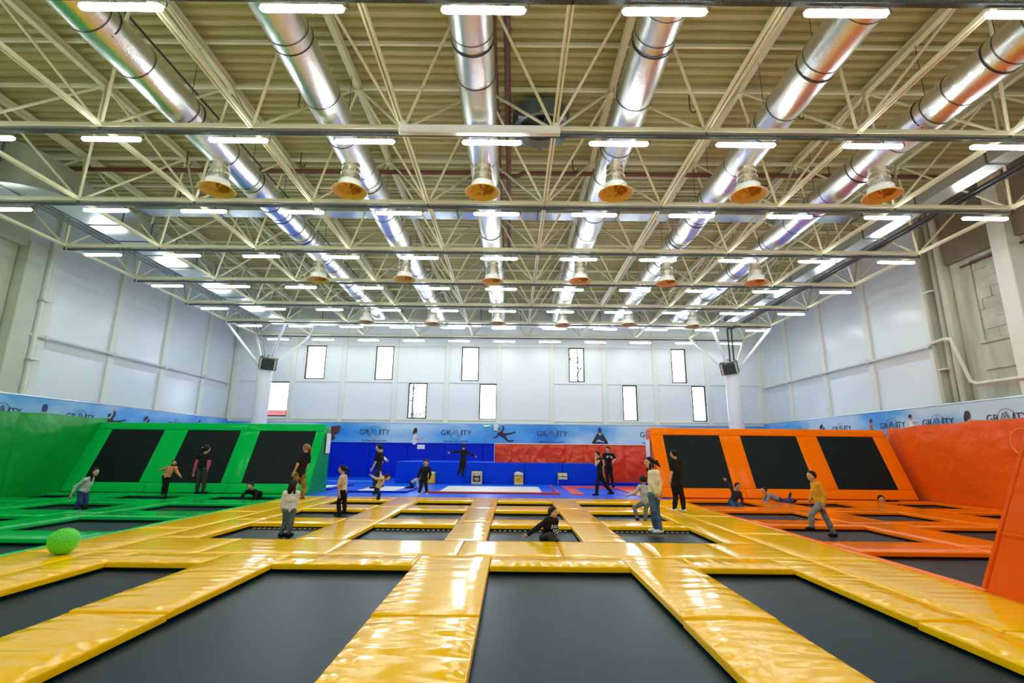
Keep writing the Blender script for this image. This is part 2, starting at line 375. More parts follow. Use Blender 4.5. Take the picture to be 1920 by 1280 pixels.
for j in range(-4,8):
    for i in range(-5,6): nodes.tube((nx(i)+1.5,ny(j)+1.5,ZN-.12),(nx(i)+1.5,ny(j)+1.5,ZN+.0),.09,8)
fadd(rest,'far_diagonals')['kind']='stuff'; fadd(nodes,'node_joints')['kind']='stuff'
s=MB()
y=-6.0
while y<YB:
    s.box(XL,XR,y-.03,y+.03,ZN+.105,ZT); y+=3.0
fadd(s,'purlins',smooth=False)['kind']='stuff'
# perforated cable trays under the cross chords, and the lights they carry
Yn={-3:'third row behind the camera',-2:'second row behind the camera',-1:'row just above the camera',0:'nearest row in view',1:'second row in view',2:'third row in view',3:'fourth row in view',4:'fifth row in view',5:'sixth row in view',6:'seventh row in view',7:'row nearest the back wall'}
for j in JY:
    y=ny(j); s=MB(); s.box(-14.1,12.7,y-.04,y+.04,7.50,7.51); s.box(-14.1,12.7,y-.04,y-.034,7.51,7.555); s.box(-14.1,12.7,y+.034,y+.04,7.51,7.555)
    for i in JX: s.box(nx(i)-.01,nx(i)+.01,y-.03,y+.03,7.5,7.64)
    tag(s.build('cable_tray',M['tray']),f'dark perforated cable tray under the cross chord of the {Yn[j]}','cable tray','cable trays under the roof frame')
def make_light():
    o=empty('tube_light',(0,0,0),None,'light','rows of tube lights under the roof frame')
    s=MB(); L=.585
    pr=[(-.048,0),(-.042,-.038),(-.02,-.052),(.02,-.052),(.042,-.038),(.048,0)]
    vs=[];k=len(pr)
    for x,sc_ in ((-L,.3),(-L+.025,.85),(-L+.07,1),(L-.07,1),(L-.025,.85),(L,.3)): vs+=[(x,p[0]*sc_,p[1]*sc_) for p in pr]
    fs=[(a*k+i,a*k+i+1,(a+1)*k+i+1,(a+1)*k+i) for a in range(5) for i in range(k-1)]+[tuple(range(k)),tuple(range(5*k,6*k))]
    s.add(vs,fs); s.build('diffuser',M['tube'],o,smooth=30)
    s=MB(); s.cbox(-.57,.57,-.04,.04,.0,.035,.008); s.build('housing',M['white'],o)
    s=MB(); s.tube((-.5,0,.03),(-.5,0,.075),.006,5); s.tube((.5,0,.03),(.5,0,.075),.006,5); s.build('hanger',M['dark'],o)
    s=MB(); s.path([(.56,0,.02),(.62,0,.0),(.63,0,.06),(.6,0,.09)],.008,5); s.build('cord',M['dark'],o); return o
proto=make_light(); first=True
for j in JY:
    for n_ in range(-5,6):
        o=proto if first else copy_tree(proto); first=False
        o.location=(-.45+2.5*n_,ny(j),7.365)
        o['label']=f'lit white tube light, {ordn(n_+5)} from the left in the {Yn[j]}'
# ------------------------------------------------------------------ round foil ducts
def ring(s,cx,cz,y,r,w_,n=24):
    vs=[];
    for yy,rr in ((y-w_/2,r-.012),(y-w_/2,r),(y+w_/2,r),(y+w_/2,r-.012)):
        vs+=[(cx+rr*cos(2*pi*i/n),yy,cz+rr*sin(2*pi*i/n)) for i in range(n)]
    s.add(vs,[(k*n+i,k*n+(i+1)%n,(k+1)*n+(i+1)%n,(k+1)*n+i) for k in range(3) for i in range(n)])
ZM=7.12
def make_diffuser(parent,x,y,top):
    # neck hangs from the duct; open mouth faces the floor and leans slightly to the camera
    g=empty('diffuser',(x,y,0)); g.parent=parent; del_=top
    s=MB(); s.lathe([(.19,top-ZM),(.19,.56),(.215,.545),(.195,.53),(.21,.42),(.225,.41),(.21,.40),(.222,.19)],(0,0,0),20); n_=s.build('foil_neck',M['foil2'],g,smooth=35)
    s=MB(); s.lathe([(.222,.215),(.258,.21),(.268,.09),(.30,.05),(.385,.012),(.395,.0)],(0,0,0),28); s.build('white_shroud',M['white'],g,smooth=50)
    s=MB(); s.lathe([(.395,.0),(.385,-.01),(.33,.025),(.275,.045),(.258,.07),(.25,.16),(.0,.17)],(0,0,0),28); s.build('mouth',M['amber'],g,smooth=50)
    s=MB(); s.tube((0,0,.02),(0,0,.17),.035,8); s.build('hub',M['amber'],g,smooth=40)
    for k in range(8):
        a=2*pi*k/8; c_,s_=cos(a),sin(a)
        s=MB(); s.add([(c_*.02,s_*.02,.03),(c_*.285,s_*.285,.04),(c_*.26-s_*.11,s_*.26+c_*.11,.13),(c_*.02-s_*.01,s_*.02+c_*.01,.12)],[(0,1,2,3)]); s.build('swirl_vane',M['amber'],g,fix=False)
    for o in g.children: o.location=(0,0,ZM)
    return g
ZD=CAMZ+6.68; RD=.35
for k,xi in enumerate((-1.5,-.5,.5,1.5,2.5,3.5)):
    x=X0+3*xi
    d=empty('round_duct',(0,0,0),f'round silver foil wrapped duct with swirl diffusers beneath, {ordn(k)} from the left','duct','round ducts under the roof')
    rnd=random.Random(40+k); ys=[-5.0]
    while ys[-1]<24.6: ys.append(ys[-1]+rnd.choice([1.0,1.25,.5,1.5]))
    ys[-1]=24.9
    sag=[rnd.uniform(-.02,.02) for _ in ys]
    for q,(a,b) in enumerate(zip(ys[:-1],ys[1:])):
        s=MB(); n=28; rr=RD*rnd.uniform(.975,1.0); m_=3; vs=[]
        for t in range(m_+1):
            yy=a+(b-a)*t/m_; r_=rr*(1+.012*sin(pi*t/m_))
            vs+=[(x+r_*cos(2*pi*i/n),yy,ZD+sag[q]*(1-t/m_)+sag[q+1]*t/m_+r_*sin(2*pi*i/n)) for i in range(n)]
        s.add(vs,[(t*n+i,t*n+(i+1)%n,(t+1)*n+(i+1)%n,(t+1)*n+i) for t in range(m_) for i in range(n)]); s.build('duct_section',M['foil'],d,smooth=True)
    s=MB()
    for q,y in enumerate(ys[1:-1]): ring(s,x,ZD+sag[q+1],y,RD+.004,.018)
    s.build('joint_bands',M['band'],d)['kind']='stuff'
    s=MB()
    for y in ys[1:-1:2]:
        ring(s,x,ZD,y+.2,RD+.006,.03); s.tube((x,y+.2,ZD+RD),(x,y+.2,ZN-.05),.006,4)
    s.build('hangers',M['dark'],d)['kind']='stuff'
    for y in (10.18,16.05 if k%2 else 16.2,22.1 if k%2 else 21.9): make_diffuser(d,x,y,ZD-.2)
# ------------------------------------------------------------------ rectangular ducts
def rect_duct(name,label,segs,ax,grp='rectangular ducts under the roof',step=1.2):
    d=empty(name,(0,0,0),label,'duct',grp)
    for (x0,x1,y0,y1,z0,z1) in segs:
        lo,hi=(y0,y1) if ax==1 else (x0,x1); n=max(1,round((hi-lo)/step)); fl=MB()
        for i in range(n):
            a=lo+(hi-lo)*i/n;b=lo+(hi-lo)*(i+1)/n; s=MB()
            if ax==1: s.cbox(x0,x1,a+.012,b-.012,z0,z1,.012); fl.cbox(x0-.02,x1+.02,b-.015,b+.015,z0-.02,z1+.02,.004)
            else: s.cbox(a+.012,b-.012,y0,y1,z0,z1,.012); fl.cbox(b-.015,b+.015,y0-.02,y1+.02,z0-.02,z1+.02,.004)
            s.build('duct_section',M['galv'],d)
        fl.build('flanges',M['galvd'],d)['kind']='stuff'
    return d
H=lambda h:CAMZ+h
rect_duct('rectangular_duct','long galvanised rectangular duct along the left side of the roof',[(-12.62,-11.6,12.4,25.3,H(6.42),H(7.0))],1)
rect_duct('header_duct','galvanised rectangular header duct across the far end of the roof',[(-11.6,10.4,24.15,25.45,H(6.42),H(6.98))],0,step=2.0)
rect_duct('crossing_duct','slim galvanised duct crossing above the round ducts',[(-11.6,10.6,13.9,14.4,H(7.12),H(7.5))],0,step=2.6)
rect_duct('side_duct','narrow galvanised duct along the right side of the roof',[(10.62,11.1,4.0,24.0,H(6.42),H(6.85))],1,step=2.0)
d=empty('duct_elbow',(-13.5,11.5,H(6.4)),'big galvanised elbow at the near end of the left duct','duct')
s=MB(); n=10; vs=[]
for i in range(n+1):
    a=-pi/2*i/n
    for r_ in (.25,1.27):
        for z in (0,.6+.65*i/n): vs.append((.63+r_*cos(a),.9+r_*sin(a),z))
fs=[(0,1,3,2),(4*n,4*n+2,4*n+3,4*n+1)]
for i in range(n):
    k=i*4; fs+=[(k,k+4,k+6,k+2),(k+1,k+3,k+7,k+5),(k,k+1,k+5,k+4),(k+2,k+6,k+7,k+3)]
s.add(vs,fs); s.build('elbow',M['galv'],d,smooth=40)
s=MB(); s.cbox(-2.55,.62,-.37,.65,0,1.25,.015); s.build('duct_section',M['galv'],d)
s=MB(); s.cbox(.6,.65,-.4,.68,-.03,1.28,.005); s.build('flange',M['galvd'],d)
# ------------------------------------------------------------------ pipes under the deck
def pipe(name,label,pts,r,m,cat='pipe',grp=None,n=8):
    s=MB(); s.path(pts,r,n); return tag(s.build(name,m,smooth=40),label,cat,grp)
pipe('brown_pipe','thick red-brown pipe running away from the camera under the deck, right of the middle duct',[(-.17,YF+.2,H(8.12)),(-.17,20.5,H(8.12)),(-.17,20.5,ZT-.01)],.07,M['brown'])
pipe('brown_pipe','thinner red-brown pipe beside the middle duct',[(-.42,YF+.2,H(8.1)),(-.42,20.3,H(8.1)),(-.42,20.5,ZT-.01)],.04,M['brown'])
pipe('brown_pipe','red-brown pipe crossing the hall from side to side under the deck',[(-13.5,13.2,H(8.02)),(-.55,13.2,H(8.02)),(-.4,13.2,H(7.92)),(.1,13.2,H(7.92)),(.25,13.2,H(8.02)),(12.5,13.2,H(8.02))],.065,M['brown'])
for x,t in ((-10.8,'farthest left'),(-7.5,'right of the leftmost round duct'),(-4.25,'beside the second round duct')):
    pipe('conduit',f'thin dark conduit under the deck, {t}',[(x,YF+.2,H(8.15)),(x,24.0,H(8.15))],.025,M['dark'],'conduit',n=5)
for k in range(2):
    x=11.6+.17*k
    pipe('heating_pipe',f'black insulated pipe along the right side of the roof, {"inner" if k==0 else "outer"} of the pair',[(x,1.0,H(6.55)),(x,24.9,H(6.5)),(11.15+.2*k,25.0,H(6.35)),(11.2+.2*k,25.1,5.7)],.045,M['dark'])
for k in range(3):
    x=-13.3-.2*k
    pipe('heating_pipe',f'dark pipe between the left duct and the left wall, {ordn(k)} from the duct',[(x,8.0,H(6.75)),(x,25.0,H(6.7))]+([(-12.6-.1*k,25.1,5.6)] if k<2 else []),.025,M['galvd'])
# roof hooks
for k,(x,y) in enumerate(sorted([(-9.5,12.9),(-6.2,12.9),(-5.2,10.4),(1.7,13.0),(4.2,10.4),(6.9,10.6),(7.1,13.2),(9.3,13.2),(-11,14.9),(-8.2,15.1)])):
    s=MB(); s.path([(0,0,.5),(0,0,.12),(.05,0,.03),(.12,0,.03),(.15,0,.12)],.014,5)
    tag(s.build('ceiling_hook',M['dark'],loc=(x,y,H(7.95))),f'small dark hook hanging from the roof deck, {ordn(k)} in order from the left','hook','small dark hooks hanging under the deck')
# roof fan
f=empty('roof_fan',(.66,11.0,H(7.85)),'big round silver roof fan with a dark opening, right of the middle duct','fan')
s=MB(); s.lathe([(.72,.4),(.72,.0),(.66,-.02),(.52,.10),(.50,.30)],(0,0,0),32); s.build('fan_ring',M['fanm'],f,smooth=40)
s=MB(); s.lathe([(.50,.3),(.0,.3)],(0,0,0),32); s.tube((0,0,.15),(0,0,.3),.1,12); s.build('fan_hub',M['heater'],f)
for k in range(5):
    a=2*pi*k/5; c_,s_=cos(a),sin(a); s=MB(); s.add([(c_*.08,s_*.08,.17),(c_*.47+s_*.05,s_*.47-c_*.05,.17),(c_*.47-s_*.14,s_*.47+c_*.14,.24),(c_*.08-s_*.05,s_*.08+c_*.05,.22)],[(0,1,2,3)]); s.build('fan_blade',M['heater'],f,fix=False)
for k in range(8):
    s=MB(); a=2*pi*k/8; s.box(.74*cos(a)-.06,.74*cos(a)+.06,.74*sin(a)-.06,.74*sin(a)+.06,-.0,.05); s.build('fan_lug',M['galvd'],f)
# screen housing
o=empty('screen_housing',(-.7,8.62,H(6.1)),'long white roller screen housing hung under the second cross chord','screen')
s=MB(); s.cbox(-1.55,1.58,-.17,-.05,-.10,.07,.01); s.build('case',M['white'],o)
s=MB()
for x in (-1.46,1.5): s.cbox(x-.06,x+.06,-.20,-.04,.06,.15,.01)
s.build('bracket',M['white'],o)
# columns with tree heads and heaters
for cx,side,ang in ((-12.71,'left',.35),(11.29,'right',-.5)):
    cy=25.2; c=empty('column',(cx,cy,ZF),f'round white column on the {side} with four struts up to the roof frame','column')
    s=MB(); s.tube((0,0,0),(0,0,5.35-ZF),.36,28); s.cbox(-.25,.25,-.25,.25,5.35-ZF,5.45-ZF,.01); s.build('shaft',M['white'],c,smooth=40)
    for sx in (-1,1):
        for sy in (-1,1): s=MB(); s.tube((sx*.12,sy*.12,5.42-ZF),(sx*1.5,sy*1.48,ZB-.05-ZF),.07,12); s.build('strut',M['white'],c,smooth=40)
    h=empty('fan_heater',(cx+(.35 if cx<0 else -.35),cy-.5,5.62),f'dark box fan heater with louvres mounted on top of the {side} column','heater'); h.rotation_euler=(R(24),R(7 if cx<0 else -7),ang)
    s=MB(); s.cbox(-.42,.42,-.02,.38,-.3,.3,.03); s.build('casing',M['heater'],h)
    for x in (-.34,.34): s=MB(); s.cbox(x-.045,x+.045,-.045,.0,-.27,.27,.01); s.build('trim',M['heaterl'],h)
    for k in range(8): s=MB(); z=-.24+.065*k; s.add([(-.28,-.05,z),(.28,-.05,z),(.28,-.02,z+.05),(-.28,-.02,z+.05)],[(0,1,2,3)]); s.cbox(-.28,.28,-.055,-.04,z-.006,z+.006,.002); s.build('louvre',M['heater'],h)
    s=MB(); s.path([(-.1,.2,.3),(-.08,.2,.4),(.05,.2,.42),(.12,.2,.3)],.02,6); s.build('bracket',M['dark'],h)

# ------------------------------------------------------------------ safety pads
def pad_mesh(x0,x1,y0,y1,m,seed,along='y',h=.075,step=.05,amp=1.0,lift=0):
    rnd=random.Random(seed); lx,ly=x1-x0,y1-y0
    nx_=max(6,int(lx/(step if along=='x' else .09))); ny_=max(6,int(ly/(step if along=='y' else .09)))
    nx_=min(nx_,120); ny_=min(ny_,160)
    e=.02
    def axis(l,n):
        t=np.linspace(e,l-e,n-3); return np.concatenate([[0,e*.3],t,[l-e*.3,l]])
    ax=axis(lx,nx_); ay=axis(ly,ny_); X,Y=np.meshgrid(ax,ay,indexing='ij')
    S,T,LS,LT=(X,Y,lx,ly) if along=='y' else (Y,X,ly,lx)   # T runs along, S across
    Z=np.zeros_like(X)
    for k in range(7):
        f=rnd.uniform(12,42); ph=rnd.uniform(0,6.28); tl=rnd.uniform(-5,5); side=rnd.choice([0,1,2])
        env=np.exp(-(S/LS)*3.2) if side==0 else np.exp(-(1-S/LS)*3.2) if side==1 else np.ones_like(S)*.35
        gate=.5+.5*np.sin(T*rnd.uniform(.8,2.5)+rnd.uniform(0,6.28))
        Z+=env*gate*.0016*np.sin(T*f+tl*S+ph)
    Z+=.004*np.sin(T*rnd.uniform(1.2,2.5)+rnd.uniform(0,6))*np.sin(pi*S/LS)
    Z*=amp
    puff=.010*np.minimum(1,np.minimum(np.minimum(X,lx-X),np.minimum(Y,ly-Y))/.12)
    Z+=puff-.010
    ex=(X<=0)|(X>=lx)|(Y<=0)|(Y>=ly); Z=np.where(ex,-.024,Z)
    e2=((X>0)&(X<e*.6))|((X<lx)&(X>lx-e*.6))|((Y>0)&(Y<e*.6))|((Y<ly)&(Y>ly-e*.6)); Z=np.where(e2&~ex,-.013,Z)
    vs=np.stack([X+x0,Y+y0,Z+lift],-1).reshape(-1,3); nX,nY=X.shape
    I=np.arange(nX*nY).reshape(nX,nY)
    q=np.stack([I[:-1,:-1],I[1:,:-1],I[1:,1:],I[:-1,1:]],-1).reshape(-1,4)
    ring_=np.concatenate([I[:,0],I[-1,1:],I[-2::-1,-1],I[0,-2:0:-1]])
    n0=len(vs); low=vs[ring_].copy(); low[:,2]=-h+lift; vs=np.concatenate([vs,low]); K=len(ring_); a=np.arange(K); b=(a+1)%K
    side_=np.stack([ring_[a],n0+a,n0+b,ring_[b]],-1)
    me=bpy.data.meshes.new('safety_pad'); me.from_pydata(vs.tolist(),[],q.tolist()+side_.tolist()+[tuple(range(n0+K-1,n0-1,-1))])
    me.materials.append(m); me.polygons.foreach_set('use_smooth',[True]*len(me.polygons)); me.set_sharp_from_angle(angle=R(50)); me.update(); return me
PN=[0]
def pad(x0,x1,y0,y1,c,along,label,group,step=.05,amp=1.0,lift=0,cat='pad'):
    PN[0]+=1; g=.004
    m=M[f'{c}_{along}']
    o=link('safety_pad',pad_mesh(x0+g-(x0+x1)/2,x1-g-(x0+x1)/2,y0+g-(y0+y1)/2,y1-g-(y0+y1)/2,m,PN[0],along,step=step,amp=amp,lift=lift),None,((x0+x1)/2,(y0+y1)/2,0))
    return tag(o,label,cat,group)
ZBED=-.11
def trampoline(x0,x1,y0,y1,label,group,m='bed',tabs=False):
    cx,cy=(x0+x1)/2,(y0+y1)/2; w_,l_=(x1-x0)/2,(y1-y0)/2
    t=empty('trampoline',(cx,cy,0),label,'trampoline',group)
    s=MB(); n=10
    vs=[];
    for i in range(n+1):
        for j in range(n+1):
            u,v=-1+2*i/n,-1+2*j/n; vs.append((u*(w_+.05),v*(l_+(.05 if not tabs else -.03)),ZBED-.012*(1-u*u)*(1-v*v)))
    s.add(vs,[(i*(n+1)+j,(i+1)*(n+1)+j,(i+1)*(n+1)+j+1,i*(n+1)+j+1) for i in range(n) for j in range(n)]); s.build('bed',M[m],t,smooth=True,fix=False)
    s=MB(); a=.12
    s.box(-w_-a,w_+a,l_+.06,l_+a,-.2,-.08); s.box(-w_-a,w_+a,-l_-a,-l_-.06,-.2,-.08); s.box(-w_-a,-w_-.06,-l_-.06,l_+.06,-.2,-.08); s.box(w_+.06,w_+a,-l_-.06,l_+.06,-.2,-.08); s.build('frame',M['steel'],t)
    if tabs:
        s=MB(); k=int(2*w_/.10)
        for i in range(k):
            x=-w_+.06+i*.10
            if x<w_-.05: s.box(x,x+.05,l_-.035,l_+.07,ZBED-.004,ZBED+.003)
        s.build('springs',M['web'],t)['kind']='stuff'
    return t
YG='yellow pads of the middle court'
YLft,YRgt=-6.82,5.16
# near beds and the long pads between them
nb=[(-5.19,-3.96),(-3.06,-1.25),(-.27,1.54),(2.40,3.63)]
nn=['leftmost','second from left','third from left','rightmost']
for (a,b),t in zip(nb,nn): trampoline(a,b,2.85,6.82,f'long black trampoline bed in the nearest row, {t}','near trampolines')
for (a,b),t in zip(nb,nn): trampoline(a,b,-2.2,1.6,f'long black trampoline bed behind the camera, {t}','near trampolines',tabs=False)
gaps=[(-5.83,-5.19,'along the left side of the leftmost near bed'),(-3.96,-3.06,'between the first and second near beds from the left'),(-1.25,-.27,'between the second and third near beds from the left'),(1.54,2.40,'between the third near bed and the rightmost one'),(3.63,4.15,'along the right side of the rightmost near bed')]
for a,b,t in gaps:
    sp=4.86
    pad(a,b,sp,7.42,'yel','y',f'glossy yellow pad {t}, far piece',YG,.022,2.0)
    pad(a,b,2.2,sp,'yel','y',f'glossy yellow pad {t}, near piece',YG,.022,lift=-.012,amp=2.4)
    pad(a,b,-2.6,2.2,'yel','y',f'glossy yellow pad {t}, beneath the camera',YG,.06)
for (a,b),t in zip(nb,nn):
    pad(a,b,6.82,7.42,'yel','x',f'creased yellow pad at the far end of the near trampoline, {t}',YG,.022,1.8)
    pad(a,b,1.6,2.85,'yel','x',f'yellow pad at the camera end of the near trampoline, {t}',YG,.06)
bx=[-5.83,-4.4,-2.6,-.75,.75,2.1,3.2,4.15]
for k,(a,b) in enumerate(zip(bx[:-1],bx[1:])): pad(a,b,7.42,8.65,'yel','y',f'square yellow pad in the band across the court, {ordn(k)} from the left',YG,.03,.7)
# far yellow grid
ycx=[(-5.17,-3.55),(-2.72,-1.11),(-.40,1.20),(1.92,3.55)]; yr=[(8.65,10.4),(11.3,12.9),(14.0,15.25)]
cn=['left','centre left','centre right','right']; rn=['front','middle','back']
for (y0,y1),r_ in zip(yr,rn):
    for (x0,x1),c_ in zip(ycx,cn): trampoline(x0,x1,y0,y1,f'square black trampoline among yellow pads, {r_} row, {c_} column','square trampolines of the yellow court',tabs=(r_=='front'))
yg=[(-5.83,-5.17),(-3.55,-2.72),(-1.11,-.40),(1.20,1.92),(3.55,4.15)]; gn=['outer left','first inner','second inner','third inner','outer right']
ysplit=[8.65,10.85,13.45,16.4]
for (a,b),g_ in zip(yg,gn):
    for y0,y1,r_ in zip(ysplit[:-1],ysplit[1:],rn): pad(a,b,y0,y1,'yel','y',f'creased yellow pad running away from the camera, {g_} strip, {r_} row',YG,.04,1.3)
for (x0,x1),c_ in zip(ycx,cn):
    for (y0,y1),t in zip([(10.4,11.3),(12.9,14.0),(15.25,16.4)],['front and middle rows','middle and back rows','back row and the blue zone']): pad(x0,x1,y0,y1,'yel','x',f'yellow cross pad between the {t}, {c_} column',YG,.05,.7)
# outer yellow side bands
for a,b,t in ((YLft,-5.83,'left'),(4.15,YRgt,'right')):
    ys=[-2.6,1.2,4.6,7.42,9.6,12.2,14.4,16.4]
    for k,(y0,y1) in enumerate(zip(ys[:-1],ys[1:])): pad(a,b,y0,y1,'yel','y',f'yellow walkway pad along the {t} edge of the court, {ordn(k)} from the camera',YG,.03 if k<4 else .06)
# green court
def court(c,cols,rows,outer,rown,coln,side,bedm,step=.06):
    xs0,xs1,y0_,y1_=outer
    for (y0,y1),r_ in zip(rows,rown):
        for (x0,x1),c_ in zip(cols,coln): trampoline(x0,x1,y0,y1,f'black trampoline among {side} pads, {r_} row, {c_} column',f'trampolines of the {side} court',bedm)
    G=f'{side} pads of the side court'
    edges=[xs0]+[v for p in cols for v in p]+[xs1]
    strips=list(zip(edges[0::2],edges[1::2]))
    mids=[y0_]+[(rows[k][1]+rows[k+1][0])/2 for k in range(len(rows)-1)]+[y1_]
    for k,(a,b) in enumerate(strips):
        if b-a<.05: continue
        for q,(y0,y1) in enumerate(zip(mids[:-1],mids[1:])): pad(a,b,y0,y1,c,'y',f'{side} pad going away from the camera, {ordn(k)} strip from left, {rown[q]} row',G,step)
    yy=[y0_]+[v for p in rows for v in p]+[y1_]
    for (x0,x1),c_ in zip(cols,coln):
        for q,(a,b) in enumerate(zip(yy[0::2],yy[1::2])):
            if b-a>.05: pad(x0,x1,a,b,c,'x',f'{side} cross pad {"before the "+rown[q]+" row" if q<len(rows) else "beyond the back row"}, {c_} column',G,step)
GCOL=[(-14.72,-13.1),(-12.1,-10.0),(-9.15,-6.98)]
court('grn',GCOL,[(3.9,5.7),(6.5,8.4),(9.2,11.1),(12.2,13.9),(14.95,16.4)],(-14.73,YLft,3.0,16.9),['nearest','second','third','fourth','back'],['left','middle','right'],'green','bed')
OCOL=[(5.32,7.3),(8.38,10.1),(11.45,13.25)]
court('org',OCOL,[(6.05,8.05),(8.95,10.8),(11.7,13.5),(14.5,16.2)],(YRgt,13.58,5.87,16.88),['front','second','third','back'],['left','middle','right'],'orange','bed_o')

# ------------------------------------------------------------------ slanted trampoline walls
SB,ST,SH=16.9,18.05,2.3
def slanted(name,x0,x1,panels,c,label,side,base=SB,sgn=1):
    sl=math.hypot(ST-SB,SH); th=math.atan2(SH,ST-SB)
    o=empty(name,(x0,base,0),label,'trampoline wall')
    s=MB(); dep=1.15
    poly=[(0.03,-.08),((ST-SB)+.03,SH-.03),(dep+.55,SH-.03),(dep+.55,-.08)]
    s.prism([(sgn*a,b) for a,b in poly],0.02,x1-x0-.02,axis=0); s.build('frame_body',M[f'{c}_w'],o)
    W=x1-x0; f0,f1=.13*sl,.89*sl
    # slanted children built flat in a tilted holder: x across, t up the slope
    def lift(me_o): me_o.rotation_euler=(th if sgn>0 else pi-th,0,0); return me_o
    def slab(nm,a,b,t0,t1,m,n0=-.01,n1=.05,along='y',seed=1):
        me=pad_mesh(a+.003,b-.003,t0+.003,t1-.003,m,seed,along,h=n1-n0,step=.05,amp=1.0); ob=link(nm,me,o)
        ob.rotation_euler=(th,0,0) if sgn>0 else (pi-th,0,pi)
        if sgn<0: ob.location=(0,0,0)
        nv=Vector((0,-sin(th),cos(th))) if sgn>0 else Vector((0,sin(th),cos(th)))
        ob.location=nv*.05; return ob
    if sgn>0:
        edges=[0]+[v-x0 for p in panels for v in p]+[W]; k=0
        for a,b in zip(edges[0::2],edges[1::2]): k+=1; slab('upright_pad',a,b,f0,f1,M[f'{c}_y'],seed=k*3+len(name))
        for a,b in [(0,W/3),(W/3,2*W/3),(2*W/3,W)]:
            k+=1; slab('top_pad',a,b,f1,sl,M[f'{c}_x'],along='x',seed=k*7); slab('bottom_pad',a,b,0.0,f0,M[f'{c}_x'],along='x',seed=k*5)
        for q,(a,b) in enumerate(panels):
            s=MB(); s.box(a-x0+.0,b-x0-.0,f0,f1,-.02,.0); ob=s.build('angled_bed',M['bed_w'],o); ob.rotation_euler=(th,0,0); ob.location=(0,-sin(th)*.018,cos(th)*.018)
    return o
slanted('slanted_wall',-14.75,-6.66,[(-14.2,-12.33),(-11.5,-9.62),(-8.94,-6.91+.0)][:2]+[(-8.94,-6.95)],'grn','slanted green wall at the back of the green court with three black angled beds','left')
slanted('slanted_wall',4.93,13.3,[(5.36,7.35),(8.1,10.08),(10.81,12.8)],'org','slanted orange wall at the back of the orange court with three black angled beds','right')
# near slanted orange wall, seen from its side
o=empty('slanted_wall',(YRgt,5.85,0),'near end slanted orange wall, its big plain side face at the right edge','trampoline wall')
s=MB(); s.prism([(0,-.07),(-1.15,2.3),(-1.75,2.3),(-3.4,-.07)],0.0,8.4,axis=0); s.build('frame_body',M['org_w'],o)
s=MB(); s.add([(-.012,-.02,-.02),(-.012,-1.17,2.32),(-.012,-1.0,2.32),(-.012,.0+.03,.2)],[(0,1,2,3)]) if False else None
sl=math.hypot(1.15,2.3)
for a,b in ((0,2.8),(2.8,5.6),(5.6,8.4)):
    s=MB(); s.cbox(a+.01,b-.01,0,.06,0,sl,.015); ob=s.build('face_pad',M['org_w'],o); ob.rotation_euler=(math.atan2(1.15,2.3),0,0); ob.location=(0,.0,0)
s=MB(); s.cbox(-.02,.0,-1.9,-.35,.62,.65,.004); ob=s.build('side_seam',M['org_w'],o)
# side tarpaulin walls
def tarp_wall(name,x,ys,z,c,label,sg):
    o=empty(name,(x,ys[0],0),label,'padded wall')
    for k,(a,b) in enumerate(zip(ys[:-1],ys[1:])):
        rnd=random.Random(k+len(c)); ny_,nz=26,18; vs=[]; Lz=z[k+1]-z[k]
        fold=[(rnd.uniform(0,1),rnd.uniform(-.6,.6),rnd.uniform(.010,.022),rnd.uniform(.05,.1)) for _ in range(4)]
        for i in range(ny_+1):
            for j in range(nz+1):
                u,v=i/ny_,j/nz; H_=z[k]+Lz*u; d=.05*sin(pi*u)*sin(pi*v)*.5
                for (c0,tl,am,wd) in fold: d+=am*math.exp(-((u-c0-tl*(1-v))/wd)**2)*v
                if i in (0,ny_): d=-.015
                vs.append((sg*d,a+(b-a)*u-ys[0],-.08+(H_+.08)*v+ (.02*math.sin(u*9+k) if j==nz else 0)))
        s=MB(); s.add(vs,[(i*(nz+1)+j,(i+1)*(nz+1)+j,(i+1)*(nz+1)+j+1,i*(nz+1)+j+1) for i in range(ny_) for j in range(nz)])
        s.build('wall_pad',M[f'{c}_w'],o,smooth=60,fix=False)
    s=MB()
    for k in range(len(ys)-1): s.prism([(-sg*.45,-.08),(-sg*.02,-.08),(-sg*.02,z[k+1]-.04),(-sg*.45,z[k+1]-.04)],ys[k]-ys[0],ys[k+1]-ys[0],axis=1)
    s.build('backing',M[f'{c}_w'],o); return o
tarp_wall('padded_wall',-14.75,[3.0,5.4,7.8,10.2,12.6,15.0,18.3],[2.45]*7,'grn','plain green tarpaulin wall down the left side of the green court',1)
tarp_wall('padded_wall',13.62,[5.0,7.2,9.4,11.6,13.8,16.0,18.3],[2.45]*5+[2.42,2.36],'org','creased orange tarpaulin wall down the right side of the orange court',-1)
s=MB(); vs=[];n=40
for i in range(n):
    a=2*pi*i/n
    for q in range(6):
        b=2*pi*q/6; r_=.36+.02*cos(b); vs.append((.02*sin(b),r_*cos(a),r_*sin(a)))
s.add(vs,[(i*6+q,((i+1)%n)*6+q,((i+1)%n)*6+(q+1)%6,i*6+(q+1)%6) for i in range(n) for q in range(6)])
tag(s.build('hoop',mat('orange plastic hoop',(1,.28,.03),.4),smooth=True,loc=(13.5,13.3,1.8)),'thin orange hoop fixed to the orange tarpaulin wall near the right edge','hoop')
